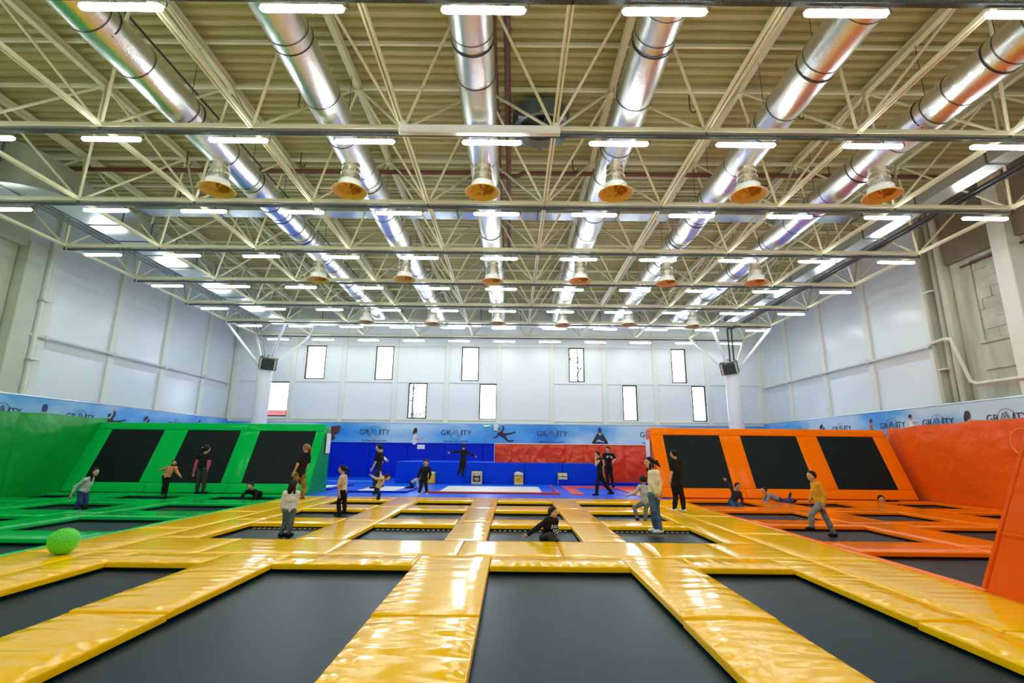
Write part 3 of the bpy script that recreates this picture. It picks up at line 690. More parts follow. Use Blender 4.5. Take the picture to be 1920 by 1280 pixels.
# ------------------------------------------------------------------ blue zone
def slab(name,x0,x1,y0,y1,z0,z1,m,label=None,cat=None,parent=None,b=.01,grp=None,kind=None):
    s=MB(); s.cbox(x0,x1,y0,y1,z0,z1,b); o=s.build(name,m,parent); return tag(o,label,cat,grp,kind)
bf=empty('foam_floor',(0,16.4,0),'blue foam mat floor at the far end, in front of the blue wall','floor mat')
k=0
xs=[-16.4,-13,-9.5,-6.0,-3.0,1.66,4.2,7,10.5,14.6]; ys=[16.42,18.0,20.9,23.0,25.6,28.4]
for x0,x1 in zip(xs[:-1],xs[1:]):
    for y0,y1 in zip(ys[:-1],ys[1:]):
        s=MB(); s.cbox(x0+.004,x1-.004,y0-16.4+.004,y1-16.4-.004,-.09,-.012,.01); s.build('foam_mat',M['blu_l'],bf)
def white_tramp(label,bx,fx,rim):
    x0,x1,y0,y1=bx; a0,a1,b0,b1=fx; o=empty('competition_trampoline',(x0,y0,0),label,'trampoline','pale trampolines of the blue zone')
    def add(nm,x0_,x1_,y0_,y1_,z0,z1,m): s=MB(); s.cbox(x0_-x0,x1_-x0,y0_-y0,y1_-y0,z0,z1,.008); s.build(nm,m,o)
    add('bed',x0,x1,y0,y1,-.01,.0,M['bedwhite'])
    for nm,v in (('side_pad',(a0,x0,b0,b1)),('side_pad',(x1,a1,b0,b1)),('end_pad',(x0,x1,b0,y0)),('end_pad',(x0,x1,y1,b1))):
        if v[1]-v[0]>.03 and v[3]-v[2]>.03: add(nm,*v,-.01,.025,M['blu_l'])
    for nm,v in (('rim',(a0-.06,a1+.06,b0-.1,b0)),('rim',(a1,a1+.08,b0,b1))):
        if rim: add(nm,*v,-.01,.05,rim)
white_tramp('large pale trampoline bed with a red rim, centre of the blue zone',(-2.62,1.12,18.35,21.6),(-3.0,1.62,18.05,22.2),M['red'])
white_tramp('smaller pale trampoline bed left of the large one',(-5.6,-4.15,18.25,20.9),(-5.9,-3.7,18.0,21.2),M['blu'])
white_tramp('pale trampoline bed partly hidden behind the green slanted wall',(-9.2,-6.98,19.3,21.4),(-9.5,-6.7,19.0,21.7),M['blu'])
s=MB(); s.box(-8.8,-6.3,24.3,24.42,-.011,-.006); tag(s.build('floor_line',M['bedwhite']),'white line on the blue mats at the foot of the blue wall','line')
o=empty('red_frame_trampoline',(2.5,17.9,0),'blue trampoline bed framed by red pads, right of the large pale trampoline','trampoline')
for nm,(x0,x1,y0,y1),m in (('side_pad',(2.12,2.55,17.85,22.1),M['red']),('bed',(2.55,4.2,17.9,21.0),M['blu_l']),('end_pad',(2.55,6.6,21.0,22.3),M['red']),('side_pad',(4.2,4.32,17.9,21.0),M['blu']),('side_pad',(4.32,6.6,17.4,21.0),M['red'])):
    s=MB(); s.cbox(x0-2.5,x1-2.5,y0-17.9,y1-17.9,-.012,.012 if m==M['red'] else .0,.004); s.build(nm,m,o)
slab('kick_strip',2.4,6.8,22.9,23.2,-.01,.12,M['blu'],'dark blue strip at the foot of the red padded wall','pad')
# low blue box wall, blue wall behind, red pads
o=empty('low_blue_wall',(-5.3,23.4,0),'low bright blue padded wall across the blue zone','padded wall')
for x0,x1 in ((-5.3,-2.1),(-2.1,.6),(.6,2.35),(2.35,4.15)):
    s=MB(); s.cbox(x0+5.3+.006,x1+5.3-.006,0,4.8,-.01,.93,.02); s.build('wall_pad',mat('blue wall vinyl',(.0,.05,.72),.4,spec=.1),o)
o=empty('tall_blue_wall',(-16.3,28.2,0),'tall deep blue padded wall below the printed banner','padded wall')
for k in range(8):
    s=MB(); s.cbox(k*2.1+.005,(k+1)*2.1-.005,0,.2,-.01,1.85,.02); s.build('wall_pad',M['blu'],o)
o=empty('red_padded_wall',(-.8,24.0,0),'long red tarpaulin pad wall over the low blue wall','padded wall')
xs=[-.8,.0,.85,1.7,2.55,3.4,4.17]
def tarp(parent,x0,x1,z0,z1,m,seed,name='wall_pad',y=0):
    rnd=random.Random(seed); n_,k_=26,20; vs=[]
    fold=[(rnd.uniform(0,1),rnd.uniform(0,1),rnd.uniform(0,3.14),rnd.uniform(.015,.04),rnd.uniform(.06,.13)) for _ in range(6)]
    for i in range(n_+1):
        for j in range(k_+1):
            u,v=i/n_,j/k_; d=.02*sin(pi*u)*sin(pi*v)
            for (cu,cv,an,am,wd) in fold:
                q=(u-cu)*cos(an)+(v-cv)*sin(an); r_=-(u-cu)*sin(an)+(v-cv)*cos(an); d+=am*math.exp(-(q/wd)**2)*math.exp(-(r_/.35)**2)
            if i in (0,n_): d=-.012
            vs.append((x0+(x1-x0)*u,y-d,z0+(z1-z0)*v))
    s=MB(); s.add(vs,[(i*(k_+1)+j,(i+1)*(k_+1)+j,(i+1)*(k_+1)+j+1,i*(k_+1)+j+1) for i in range(n_) for j in range(k_)]); s.build(name,m,parent,smooth=60,fix=False)
for k,(a,b) in enumerate(zip(xs[:-1],xs[1:])): tarp(o,a+.8,b+.8,.80,1.79,M['red_w'],k+3)
for k,(a,b) in enumerate(((4.17,5.35),(5.35,6.85))): tarp(o,a+.8,b+.8,-.01,1.79,M['red_w'],k+30)
s=MB(); s.box(0.01,7.65,.03,.2,.9,1.77); s.box(4.98,7.65,.03,.2,0,1.77); s.build('backing',M['red'],o)
s=MB(); s.box(0,7.65,-.03,.03,1.78,1.82); s.box(-.02,.0,-.03,.03,.8,1.8); s.box(0,4.95,-.03,.03,.79,.81); s.build('white_edge',M['pwhite'],o)

# ------------------------------------------------------------------ play boxes along the low wall
yb=mat('yellow panel',(.82,.52,.03),.45); cb=mat('cream panel',(.80,.72,.45),.45)
def box_toy(x,label,w_,h_,parts):
    o=empty('toy_cupboard',(x,22.95,0),label,'box','toy kitchen boxes along the low blue wall')
    s=MB(); s.cbox(-w_/2,w_/2,0,.4,0,h_,.015); s.build('body',yb,o)
    for nm,(x0,x1,z0,z1,t),m in parts: s=MB(); s.cbox(x0,x1,-t,.0,z0,z1,.004); s.build(nm,m,o)
    return o
box_toy(-3.72,'yellow box with a white top behind the black tracksuit boy',.55,.5,[('top_band',(-.27,.27,.44,.5,.02),M['white']),('door',(-.24,.24,.05,.42,.015),yb)])
t=box_toy(-1.55,'cream toy oven with four knobs and a roast behind its dark window',.46,.54,[('front',(-.23,.23,0,.54,.01),cb),('oven_window',(-.17,.17,.1,.37,.03),M['heater']),('door_bar',(-.06,.06,.35,.38,.05),M['white'])])
s=MB(); [s.tube((x,-.05,.45),(x,0,.45),.022,10) for x in (-.15,-.07,.03,.15)]; s.build('knob',M['heater'],t)
s=MB(); s.ball((.02,-.04,.2),(.11,.02,.07)); s.ball((-.1,-.04,.25),(.035,.02,.03)); s.build('roast',mat('roast print',(.75,.33,.14),.5),t,smooth=True)
t=box_toy(.33,'yellow toy cupboard with a white top band, centre',.4,.5,[('top_band',(-.2,.2,.39,.5,.012),cb),('gap',(-.2,.2,.37,.39,.016),M['heater']),('plinth',(-.2,.2,0,.06,.014),cb),('handle',(-.05,-.03,.16,.26,.03),M['heater']),('handle',(.03,.05,.16,.26,.03),M['heater'])])
s=MB(); s.cbox(-.13,.08,.1,.3,.5,.54,.01); s.build('lid',M['white'],t)
box_toy(2.3,'toy cupboard with two pale drawers over a dark base, right',.4,.5,[('drawer',(-.2,.2,.37,.48,.012),cb),('gap',(-.2,.2,.34,.37,.014),M['heater']),('drawer',(-.2,.2,.24,.34,.012),cb),('base',(-.2,.2,0,.23,.02),M['blu']),('knob',(-.04,.04,.41,.425,.03),M['heater']),('knob',(-.04,.04,.28,.295,.03),M['heater'])])
# signs
slab('paper_notice',-5.25,-4.83,28.17,28.185,1.52,1.76,M['paper'],'small white paper notice on the tall blue wall','notice',b=.003)
slab('notice_board',-6.64,-6.62,18.1,18.5,1.3,2.0,M['paper'],'white printed notice on the end of the green slanted wall','notice',b=.003)
slab('notice_board',4.90,4.92,18.0,18.5,1.1,1.9,M['paper'],'white printed notice on the end of the orange slanted wall','notice',b=.003)
o=empty('exit_sign',(-1.38,28.1,2.82),'small green exit sign above the banner','sign')
s=MB(); s.cbox(-.18,.18,-.04,.04,-.09,.09,.01); s.build('case',M['exitg'],o)
o2=empty('speaker',(-.88,28.1,2.72),'small white box speaker beside the exit sign','speaker')
s=MB(); s.cbox(-.12,.12,-.12,.1,-.17,.17,.015); s.build('case',M['white'],o2)
s=MB(); s.lathe([(.085,0),(.08,-.01),(0,-.01)],(0,0,0),16); q=s.build('cone',M['galv'],o2); q.rotation_euler=(R(-90),0,0); q.location=(0,-.125,0)

# ------------------------------------------------------------------ text and printed banners
def text(body,size,m,parent,loc,rot=(pi/2,0,0),ext=.002,name='lettering',align='CENTER'):
    cu=bpy.data.curves.new('lettering','FONT'); cu.body=body; cu.size=size; cu.align_x=align; cu.align_y='CENTER'; cu.extrude=ext; cu.resolution_u=3
    tmp=bpy.data.objects.new('tmp',cu); col.objects.link(tmp); bpy.context.view_layer.update()
    dg=bpy.context.evaluated_depsgraph_get(); me=bpy.data.meshes.new_from_object(tmp.evaluated_get(dg)); bpy.data.objects.remove(tmp)
    me.materials.clear(); me.materials.append(m)
    o=link(name,me,parent,loc); o.rotation_euler=rot; return o
text('ШЫҒУ',.13,M['exitw'],bpy.data.objects['exit_sign'],(0,-.043,0))
def cap2(s,a,b,w_,d=.004,w1=None,n=6):
    # flat printed stroke in the x-z plane of the banner
    w1=w_ if w1 is None else w1
    ax,az=a;bx,bz=b; an=math.atan2(bz-az,bx-ax); pts=[]
    for i in range(n+1): t=an+pi/2+pi*i/n; pts.append((ax+w_*cos(t),az+w_*sin(t)))
    for i in range(n+1): t=an-pi/2+pi*i/n; pts.append((bx+w1*cos(t),bz+w1*sin(t)))
    k=len(pts); s.add([(p[0],-d,p[1]) for p in pts]+[(p[0],0,p[1]) for p in pts],[tuple(range(k))]+[(i,k+i,k+(i+1)%k,(i+1)%k) for i in range(k)])
def logo(parent,x,z,W,H_=1.0):
    # GR (AV in a ring) ITY, W = full width
    g=W/1.66
    text('GR',.40*g,M['ink'],parent,(x-.83*g,-.012,z),align='LEFT'); text('ITY',.40*g,M['ink'],parent,(x+.83*g,-.012,z),align='RIGHT')
    s=MB(); n=36; r0,r1=.33*g,.345*g
    s.add([(r_*cos(2*pi*i/n),-.006,r_*sin(2*pi*i/n)) for r_ in (r0,r1) for i in range(n)],[(i,(i+1)%n,n+(i+1)%n,n+i) for i in range(n)])
    w_=.009*g
    for a,b in (((-.31,-.2),(-.12,.18)),((-.12,.18),(.07,-.24)),((-.20,-.17),(-.08,.06)),((-.04,.2),(.15,-.2)),((.15,-.2),(.31,.2)),((-.0,.24),(.12,-.02))): cap2(s,(a[0]*g,a[1]*g),(b[0]*g,b[1]*g),w_,.006)
    o=s.build('ring_mark',M['ink'],parent,fix=False); o.location=(x,-.008,z)
    text('батутный парк для всех',.118*g,M['ink'],parent,(x,-.012,z-.43*g),ext=.003)
def figure(parent,x,z,sc_,strokes,name='printed_figure'):
    mats=[]; s=MB()
    for k,(m,a,b,w_,w1) in enumerate(strokes):
        if M[m] not in mats: mats.append(M[m])
        s.cur=mats.index(M[m]); cap2(s,(a[0]*sc_,a[1]*sc_),(b[0]*sc_,b[1]*sc_),w_*sc_,.004+.0012*k,w1*sc_)
    o=s.build(name,mats,parent,fix=False); o.location=(x,-.006,z)
FALL=[('blk',(-.05,0),(.12,-.1),.1,.09),('blk',(.1,-.05),(.38,.0),.055,.035),('blk',(.38,0),(.6,.06),.035,.03),('blk',(.1,-.1),(.3,-.32),.06,.04),('blk',(.3,-.32),(.5,-.3),.04,.03),('blk',(-.08,.05),(-.2,-.15),.04,.03),('blk',(-.2,-.15),(-.38,-.18),.03,.02),('blk',(0,.06),(.1,.2),.04,.035),('blk',(.1,.2),(.06,.32),.035,.03),('skinp',(.06,.33),(.03,.38),.025,.02),('skinp',(-.1,.1),(-.12,.13),.05,.05),('blk',(-.13,.17),(-.12,.18),.05,.05),('skinp',(-.38,-.18),(-.45,-.17),.02,.015)]
HERO=[('blk',(-.2,-.35),(0,-.0),.15,.14),('blk',(.2,-.35),(0,0),.15,.14),('pnavy',(0,-.38),(0,-.12),.14,.11),('pwhite',(-.05,-.22),(.05,-.25),.03,.02),('skinp',(0,.05),(0,.14),.06,.07),('pnavy',(0,.18),(0,.24),.085,.075),('pnavy',(-.0,.3),(.01,.34),.05,.02),('skinp',(-.14,-.25),(-.1,-.2),.04,.03),('skinp',(.14,-.28),(.12,-.25),.04,.03)]
CAPB=[('pwhite',(0,-.35),(.02,-.08),.11,.08),('skinp',(.05,-.2),(.22,-.26),.035,.03),('skinp',(.22,-.26),(.36,-.16),.03,.025),('skinp',(.05,.05),(.05,.12),.06,.06),('blk',(.02,.13),(.03,.2),.09,.08),('blk',(-.04,.05),(-.02,.15),.05,.05)]
BLUEB=[('pnavy',(0,-.4),(.02,-.05),.14,.11),('skinp',(-.12,-.1),(-.3,-.28),.035,.03),('skinp',(.14,-.08),(.34,-.12),.03,.02),('skinp',(.02,.07),(.02,.16),.07,.07),('pnavy',(.02,.18),(.02,.24),.085,.08),('pwhite',(-.02,-.28),(.06,-.28),.05,.05),('pbrown',(-.36,-.2),(-.36,-.26),.07,.07)]
HATM=[('blk',(0,-.4),(.0,-.1),.1,.08),('pwhite',(.02,-.3),(.02,-.1),.03,.02),('skinp',(.05,.0),(.05,.06),.05,.05),('blk',(-.02,.14),(.06,.2),.07,.06),('blk',(.1,-.0),(.16,.1),.04,.05)]
KIDW=[('blk',(-.04,-.4),(-.02,-.15),.035,.05),('blk',(.06,-.4),(.02,-.15),.035,.05),('pwhite',(0,-.12),(0,.08),.08,.07),('skinp',(.06,.08),(.25,.08),.02,.015),('skinp',(0,.2),(0,.22),.05,.05),('blk',(-.01,.26),(.01,.27),.055,.05)]
JUMP=[('pred',(0,-.3),(-.05,.05),.1,.06),('pbrown',(.02,-.2),(.15,-.4),.04,.03),('skinp',(-.03,.15),(-.02,.2),.05,.05),('pbrown',(-.04,.2),(.0,.25),.05,.05)]
SOFA=[('pbrown',(-.35,.2),(.22,.28),.08,.1),('pbrown',(-.3,-.1),(.1,.1),.2,.2),('pbrown',(-.3,-.38),(-.05,-.3),.14,.12),('blk',(-.4,.22),(-.15,.3),.03,.03)]
z0,z1=1.85,2.92; zc=(z0+z1)/2
ban=empty('printed_banner',(0,28.12,zc),'long sky blue printed banner with the park logo along the back wall','banner')
bxs=[-16.3,-12.2,-8.1,-4.0,.1,4.2,8.3,14.5]
for a,b in zip(bxs[:-1],bxs[1:]): s=MB(); s.box(a,b,0,.03,z0-zc,z1-zc); s.build('banner_sheet',M['banner'],ban)
s=MB(); s.cbox(-16.3,14.5,-.02,.06,z1-zc,z1-zc+.04,.005); s.build('edge_strip',M['galv'],ban)
bxp=lambda u: (u-962)*.03074
for u in (713,861,1035,1222): logo(ban,bxp(u),.02,1.72)
logo(ban,bxp(560),.02,1.72); logo(ban,bxp(1390),.02,1.72)
figure(ban,bxp(640),.0,1.0,SOFA,'printed_shape'); figure(ban,bxp(786),-.06,1.25,CAPB); figure(ban,bxp(943),.02,1.3,FALL); figure(ban,bxp(1122),-.03,1.3,HERO)
for side,X_,rz,sg,lst,sc_ in (('left',XL+.5,pi/2,1,[(15.6,'logo'),(17.0,'BLUEB'),(18.5,'logo'),(19.95,'FALL'),(21.8,'HATM'),(23.8,'logo'),(25.6,'KIDW'),(27.2,'logo'),(12.4,'logo'),(14.0,'KIDW')],1),('right',XR-.54,-pi/2,-1,[(14.25,'logo'),(15.5,'CAPB'),(16.6,'logo'),(17.7,'KIDW'),(18.6,'logo'),(19.65,'JUMP'),(21.5,'logo'),(22.9,'HATM'),(24.6,'logo'),(12.8,'HERO'),(11.2,'logo')],1)):
    # banner x axis runs along the wall so that it reads from inside the hall
    b=empty('printed_banner',(X_,0,2.45),f'sky blue printed banner with the park logo along the {side} wall','banner'); b.rotation_euler=(0,0,rz)
    f=1 if sg>0 else -1
    ys=[2,6,10,14,18,22,25.3,28.1]
    for a,c_ in zip(ys[:-1],ys[1:]):
        s=MB(); lo,hi=sorted((f*a,f*c_)); s.box(lo,hi,0,.03,-.6,.6); s.build('banner_sheet',M['banner'],b)
    lo,hi=sorted((f*2,f*28.1)); s=MB(); s.cbox(lo,hi,-.02,.06,.6,.64,.005); s.build('edge_strip',M['galv'],b)
    for y_,what in lst:
        if what=='logo': logo(b,f*y_,.06,1.25)
        else: figure(b,f*y_,.02,1.2,dict(BLUEB=BLUEB,FALL=FALL,HATM=HATM,KIDW=KIDW,JUMP=JUMP,CAPB=CAPB,HERO=HERO)[what])
# ball
s=MB(); s.ball((0,0,0),(.176,.176,.168),40,56)
rv=[]; 
bl=mat('translucent green rubber',(.10,.75,.03),.3,coat=.3,bump=((45,45,45),.5,.02,1),noise=((1,1,1),(.06,.62,.04),.3))
bo=empty('bumpy_ball',(-6.1,7.2,.165),'lime green bumpy rubber ball resting on the left yellow walkway','ball')
s.build('shell',bl,bo,smooth=True)
s=MB()
for i in range(11):
    t=.12+i*.13; k=max(1,int(2*pi*sin(t)/.16)+1)
    for j in range(k):
        a=2*pi*(j+.5*(i%2))/k; p=Vector((sin(t)*cos(a),sin(t)*sin(a),cos(t))); s.ball((p.x*.174,p.y*.174,p.z*.166),.010,4,6)
s.build('bumps',bl,bo,smooth=True)['kind']='stuff'

PEOPLE = {
 'sweater girl far left': ((-11.12, 13.43, -0.12), 1.36, 0.226, (1, -0.3, 0), {'head': (0.215, 0, 0.91), 'neck': (0.15, 0, 0.772), 'sl': (0.086, 0.12, 0.734), 'sr': (0.103, -0.12, 0.723), 'el': (-0.047, 0.14, 0.562), 'er': (-0.09, -0.16, 0.54), 'hl': (-0.112, 0.12, 0.411), 'hr': (-0.15, -0.18, 0.314), 'hip': (0.006, 0, 0.411), 'kl': (0.049, 0.08, 0.207), 'kr': (0.017, -0.08, 0.196), 'fl': (0.017, 0.08, 0.035), 'fr': (-0.069, -0.08, 0.013)}),
 'orange shirt kid': ((-10.58, 15.9, -0.02), 1.15, 0.192, (0.6, -0.8, 0.05), {'head': (0.067, 0, 0.996), 'neck': (0.034, 0, 0.901), 'sl': (-0.074, 0, 0.86), 'sr': (0.139, 0, 0.85), 'el': (-0.189, 0, 0.809), 'er': (0.213, 0, 0.714), 'hl': (-0.299, 0, 0.778), 'hr': (0.315, 0, 0.617), 'hip': (-0.099, 0, 0.573), 'kl': (-0.13, 0, 0.33), 'kr': (-0.043, 0, 0.317), 'fl': (-0.15, 0, 0.074), 'fr': (-0.043, 0, 0.036)}),
 'pink sleeve girl': ((-9.65, 15.95, -0.07), 1.55, 0.259, (0.5, 0.8, 0), {'head': (0.067, 0, 1.479), 'neck': (0.034, 0, 1.323), 'sl': (-0.122, 0, 1.272), 'sr': (0.181, 0, 1.272), 'el': (-0.199, 0, 1.013), 'er': (0.189, 0, 0.987), 'hl': (-0.23, 0, 0.755), 'hr': (0.15, 0, 0.742), 'hip': (0.028, 0, 0.858), 'kl': (-0.052, 0, 0.535), 'kr': (0.132, 0, 0.535), 'fl': (-0.057, 0, 0.173), 'fr': (0.137, 0, 0.173)}),
 'patterned trousers woman': ((-6.3, 15.3, 0), 1.62, 0.245, (-1, 0.2, 0), {'head': (0.1, 0, 1.47), 'neck': (0.105, 0, 1.34), 'sl': (-0.005, -0.06, 1.279), 'sr': (0.179, 0.06, 1.279), 'el': (-0.054, -0.12, 0.997), 'er': (0.166, 0.1, 0.984), 'hl': (-0.145, -0.1, 0.763), 'hr': (0.031, 0.16, 0.776), 'hip': (-0.005, 0, 0.665), 'kl': (-0.104, -0.06, 0.334), 'kr': (0.13, 0.06, 0.334), 'fl': (-0.104, -0.05, 0.027), 'fr': (0.117, 0.05, 0.002)}),
 'crawling child green': ((-8.07, 15.91, -0.12), 1.2, 0.243, (0, -1, -0.15), {'head': (0.013, 0, 0.427), 'neck': (0.023, 0.06, 0.315), 'sl': (-0.123, 0.1, 0.256), 'sr': (0.164, 0.1, 0.256), 'el': (-0.187, 0.0, 0.128), 'er': (0.23, 0.0, 0.128), 'hl': (-0.245, -0.1, 0.026), 'hr': (0.248, -0.05, 0.018), 'hip': (0.043, 0.5, 0.167), 'kl': (-0.046, 0.45, 0.026), 'kr': (0.146, 0.45, 0.026), 'fl': (-0.046, 0.8, 0.026), 'fr': (0.146, 0.8, 0.026)}),
 'white top girl back': ((-4.08, 9.57, -0.12), 1.05, 0.189, (0.7, 0.7, 0), {'head': (0.047, 0, 0.897), 'neck': (0.025, 0, 0.802), 'sl': (-0.074, -0.05, 0.749), 'sr': (0.1, 0.05, 0.749), 'el': (-0.116, -0.05, 0.612), 'er': (0.096, 0.08, 0.597), 'hl': (-0.104, -0.06, 0.506), 'hr': (0.09, 0.08, 0.453), 'hip': (0.005, 0, 0.453), 'kl': (-0.047, 0, 0.233), 'kr': (0.062, 0, 0.233), 'fl': (-0.104, 0, 0.036), 'fr': (0.025, 0, 0.036)}),
 'beige shirt girl': ((-4.13, 12.58, -0.12), 1.2, 0.211, (-1, -0.15, 0), {'head': (-0.028, 0, 1.078), 'neck': (0.006, 0, 0.963), 'sl': (0.012, -0.12, 0.893), 'sr': (0.023, 0.12, 0.893), 'el': (-0.034, -0.15, 0.682), 'er': (0.033, 0.15, 0.692), 'hl': (0.002, -0.15, 0.495), 'hr': (0.023, 0.15, 0.511), 'hip': (0.047, 0, 0.551), 'kl': (-0.034, -0.06, 0.31), 'kr': (0.073, 0.06, 0.31), 'fl': (0.012, -0.06, 0.029), 'fr': (0.093, 0.06, 0.079)}),
 'black tee man left': ((-5.2, 19.82, 0), 1.72, 0.295, (-1, -0.2, 0), {'head': (0.013, 0, 1.525), 'neck': (0.064, 0, 1.384), 'sl': (0.013, -0.17, 1.281), 'sr': (0.103, 0.17, 1.281), 'el': (-0.031, -0.2, 0.974), 'er': (0.128, 0.2, 0.974), 'hl': (-0.141, -0.18, 0.743), 'hr': (0.0, 0.2, 0.743), 'hip': (0.051, 0, 0.615), 'kl': (-0.051, -0.08, 0.333), 'kr': (0.103, 0.08, 0.333), 'fl': (-0.038, -0.08, 0.038), 'fr': (0.115, 0.08, 0.038)}),
 'white top person behind': ((-5.3, 20.6, 0), 1.45, 0.253, (1, -0.2, 0), {'head': (-0.021, 0, 1.408), 'neck': (-0.021, 0, 1.275), 'sl': (-0.069, 0.1, 1.209), 'sr': (0.037, -0.1, 1.209), 'el': (0.117, 0.1, 1.129), 'er': (0.138, -0.1, 1.102), 'hl': (0.232, 0.1, 1.054), 'hr': (0.237, -0.1, 1.044), 'hip': (-0.029, 0, 0.65), 'kl': (-0.069, 0, 0.357), 'kr': (0.051, 0, 0.357), 'fl': (-0.069, 0, 0.037), 'fr': (0.051, 0, 0.037)}),
 'beige running boy': ((-3.93, 15.4, -0.12), 1.15, 0.199, (0.95, -0.2, -0.35), {'head': (0.217, 0, 0.756), 'neck': (0.128, 0, 0.746), 'sl': (0.078, 0.12, 0.736), 'sr': (0.088, -0.12, 0.716), 'el': (-0.032, 0.2, 0.756), 'er': (-0.062, -0.2, 0.716), 'hl': (-0.062, 0.25, 0.845), 'hr': (-0.201, -0.2, 0.796), 'hip': (-0.072, 0, 0.427), 'kl': (-0.142, 0.06, 0.307), 'kr': (0.018, -0.06, 0.267), 'fl': (-0.251, 0.3, 0.267), 'fr': (-0.028, -0.06, 0.048)}),
 'black tracksuit boy': ((-2.9, 16.98, 0), 1.2, 0.245, (0.1, -1, -0.2), {'head': (0.057, 0, 1.033), 'neck': (0.053, 0, 0.911), 'sl': (-0.079, 0, 0.851), 'sr': (0.177, 0, 0.851), 'el': (-0.162, 0, 0.687), 'er': (0.214, 0, 0.676), 'hl': (-0.195, 0, 0.567), 'hr': (0.188, 0, 0.512), 'hip': (0.013, 0, 0.512), 'kl': (-0.063, 0, 0.304), 'kr': (0.09, 0, 0.304), 'fl': (-0.129, 0, 0.053), 'fr': (0.134, 0, 0.063)}),
 'crawling child blue': ((-3.75, 19.75, 0), 1.0, 0.191, (1, 0, -0.2), {'head': (0.217, 0, 0.416), 'neck': (0.166, 0, 0.365), 'sl': (0.128, 0.08, 0.339), 'sr': (0.128, -0.08, 0.339), 'el': (0.14, 0.08, 0.212), 'er': (0.153, -0.08, 0.212), 'hl': (0.166, 0.08, 0.059), 'hr': (0.179, -0.08, 0.059), 'hip': (-0.077, 0, 0.225), 'kl': (-0.026, 0.06, 0.071), 'kr': (-0.064, -0.06, 0.071), 'fl': (-0.217, 0.06, 0.059), 'fr': (-0.23, -0.06, 0.059)}),
 'jumping man': ((-1.96, 20.29, 0), 1.32, 0.197, (0, 1, 0), {'head': (0.039, 0, 1.613), 'neck': (0.039, 0, 1.508), 'sl': (-0.066, 0, 1.429), 'sr': (0.144, 0, 1.429), 'el': (-0.275, 0, 1.39), 'er': (0.336, 0, 1.324), 'hl': (-0.485, 0, 1.358), 'hr': (0.493, 0, 1.238), 'hip': (0.039, 0, 1.01), 'kl': (-0.079, 0, 0.747), 'kr': (0.047, 0, 0.734), 'fl': (-0.157, 0, 0.511), 'fr': (0.034, 0, 0.459)}),
 'slogan shirt boy': ((0.64, 9.0, -0.12), 1.25, 0.191, (0.9, -0.45, 0), {'head': (0.088, 0, 0.526), 'neck': (0.063, 0, 0.431), 'sl': (-0.009, -0.02, 0.398), 'sr': (0.124, -0.02, 0.387), 'el': (-0.157, -0.05, 0.301), 'er': (0.146, 0.1, 0.264), 'hl': (-0.359, -0.1, 0.171), 'hr': (0.146, 0.12, 0.142), 'hip': (-0.013, 0.05, 0.091), 'kl': (0.016, -0.28, 0.192), 'kr': (0.11, -0.15, 0.084), 'fl': (0.074, -0.3, 0.041), 'fr': (0.161, 0.1, 0.033)}),
 'black bun woman': ((3.02, 17.1, 0), 1.45, 0.196, (-1, -0.1, -0.1), {'head': (-0.143, 0, 1.365), 'neck': (-0.087, 0, 1.265), 'sl': (-0.076, -0.15, 1.205), 'sr': (-0.042, 0.15, 1.205), 'el': (-0.221, -0.2, 1.016), 'er': (0.053, 0.15, 0.882), 'hl': (-0.221, -0.18, 1.227), 'hr': (0.091, 0.15, 0.615), 'hip': (-0.065, 0, 0.737), 'kl': (-0.165, -0.05, 0.459), 'kr': (0.114, 0.05, 0.37), 'fl': (-0.198, -0.05, 0.08), 'fr': (0.336, 0.05, 0.125)}),
 'printed tee man': ((4.04, 21.15, 0), 1.65, 0.246, (-0.5, -0.9, -0.1), {'head': (-0.038, 0, 1.545), 'neck': (-0.016, 0, 1.417), 'sl': (-0.175, 0, 1.34), 'sr': (0.167, 0, 1.34), 'el': (-0.23, 0, 1.127), 'er': (0.257, -0.1, 1.162), 'hl': (-0.216, 0, 0.944), 'hr': (0.153, -0.2, 1.067), 'hip': (-0.025, 0, 0.848), 'kl': (-0.079, 0, 0.479), 'kr': (0.085, 0, 0.479), 'fl': (-0.079, 0, 0.109), 'fr': (0.161, 0, 0.082)}),
 'grey tracksuit child': ((3.12, 12.3, -0.12), 1.05, 0.212, (-0.1, 1, 0), {'head': (0.034, 0, 0.913), 'neck': (0.047, 0, 0.805), 'sl': (-0.051, 0, 0.758), 'sr': (0.147, 0, 0.739), 'el': (-0.174, 0, 0.616), 'er': (0.21, 0, 0.597), 'hl': (-0.344, 0, 0.554), 'hr': (0.229, 0, 0.474), 'hip': (0.053, 0, 0.38), 'kl': (-0.18, 0.1, 0.276), 'kr': (0.062, 0, 0.191), 'fl': (-0.123, 0.05, 0.02), 'fr': (0.043, 0, -0.008)}),
 'cream sweater girl': ((2.8, 10.06, -0.12), 1.42, 0.227, (-0.95, -0.3, 0), {'head': (-0.087, 0, 1.356), 'neck': (-0.034, 0, 1.227), 'sl': (-0.079, -0.08, 1.159), 'sr': (0.072, 0.06, 1.159), 'el': (-0.102, -0.12, 0.969), 'er': (0.121, 0.05, 0.969), 'hl': (-0.011, -0.14, 0.78), 'hr': (0.069, -0.02, 0.765), 'hip': (-0.022, 0, 0.75), 'kl': (-0.064, -0.04, 0.477), 'kr': (0.027, 0.04, 0.477), 'fl': (-0.007, 0.06, 0.113), 'fr': (0.057, -0.04, 0.098)}),
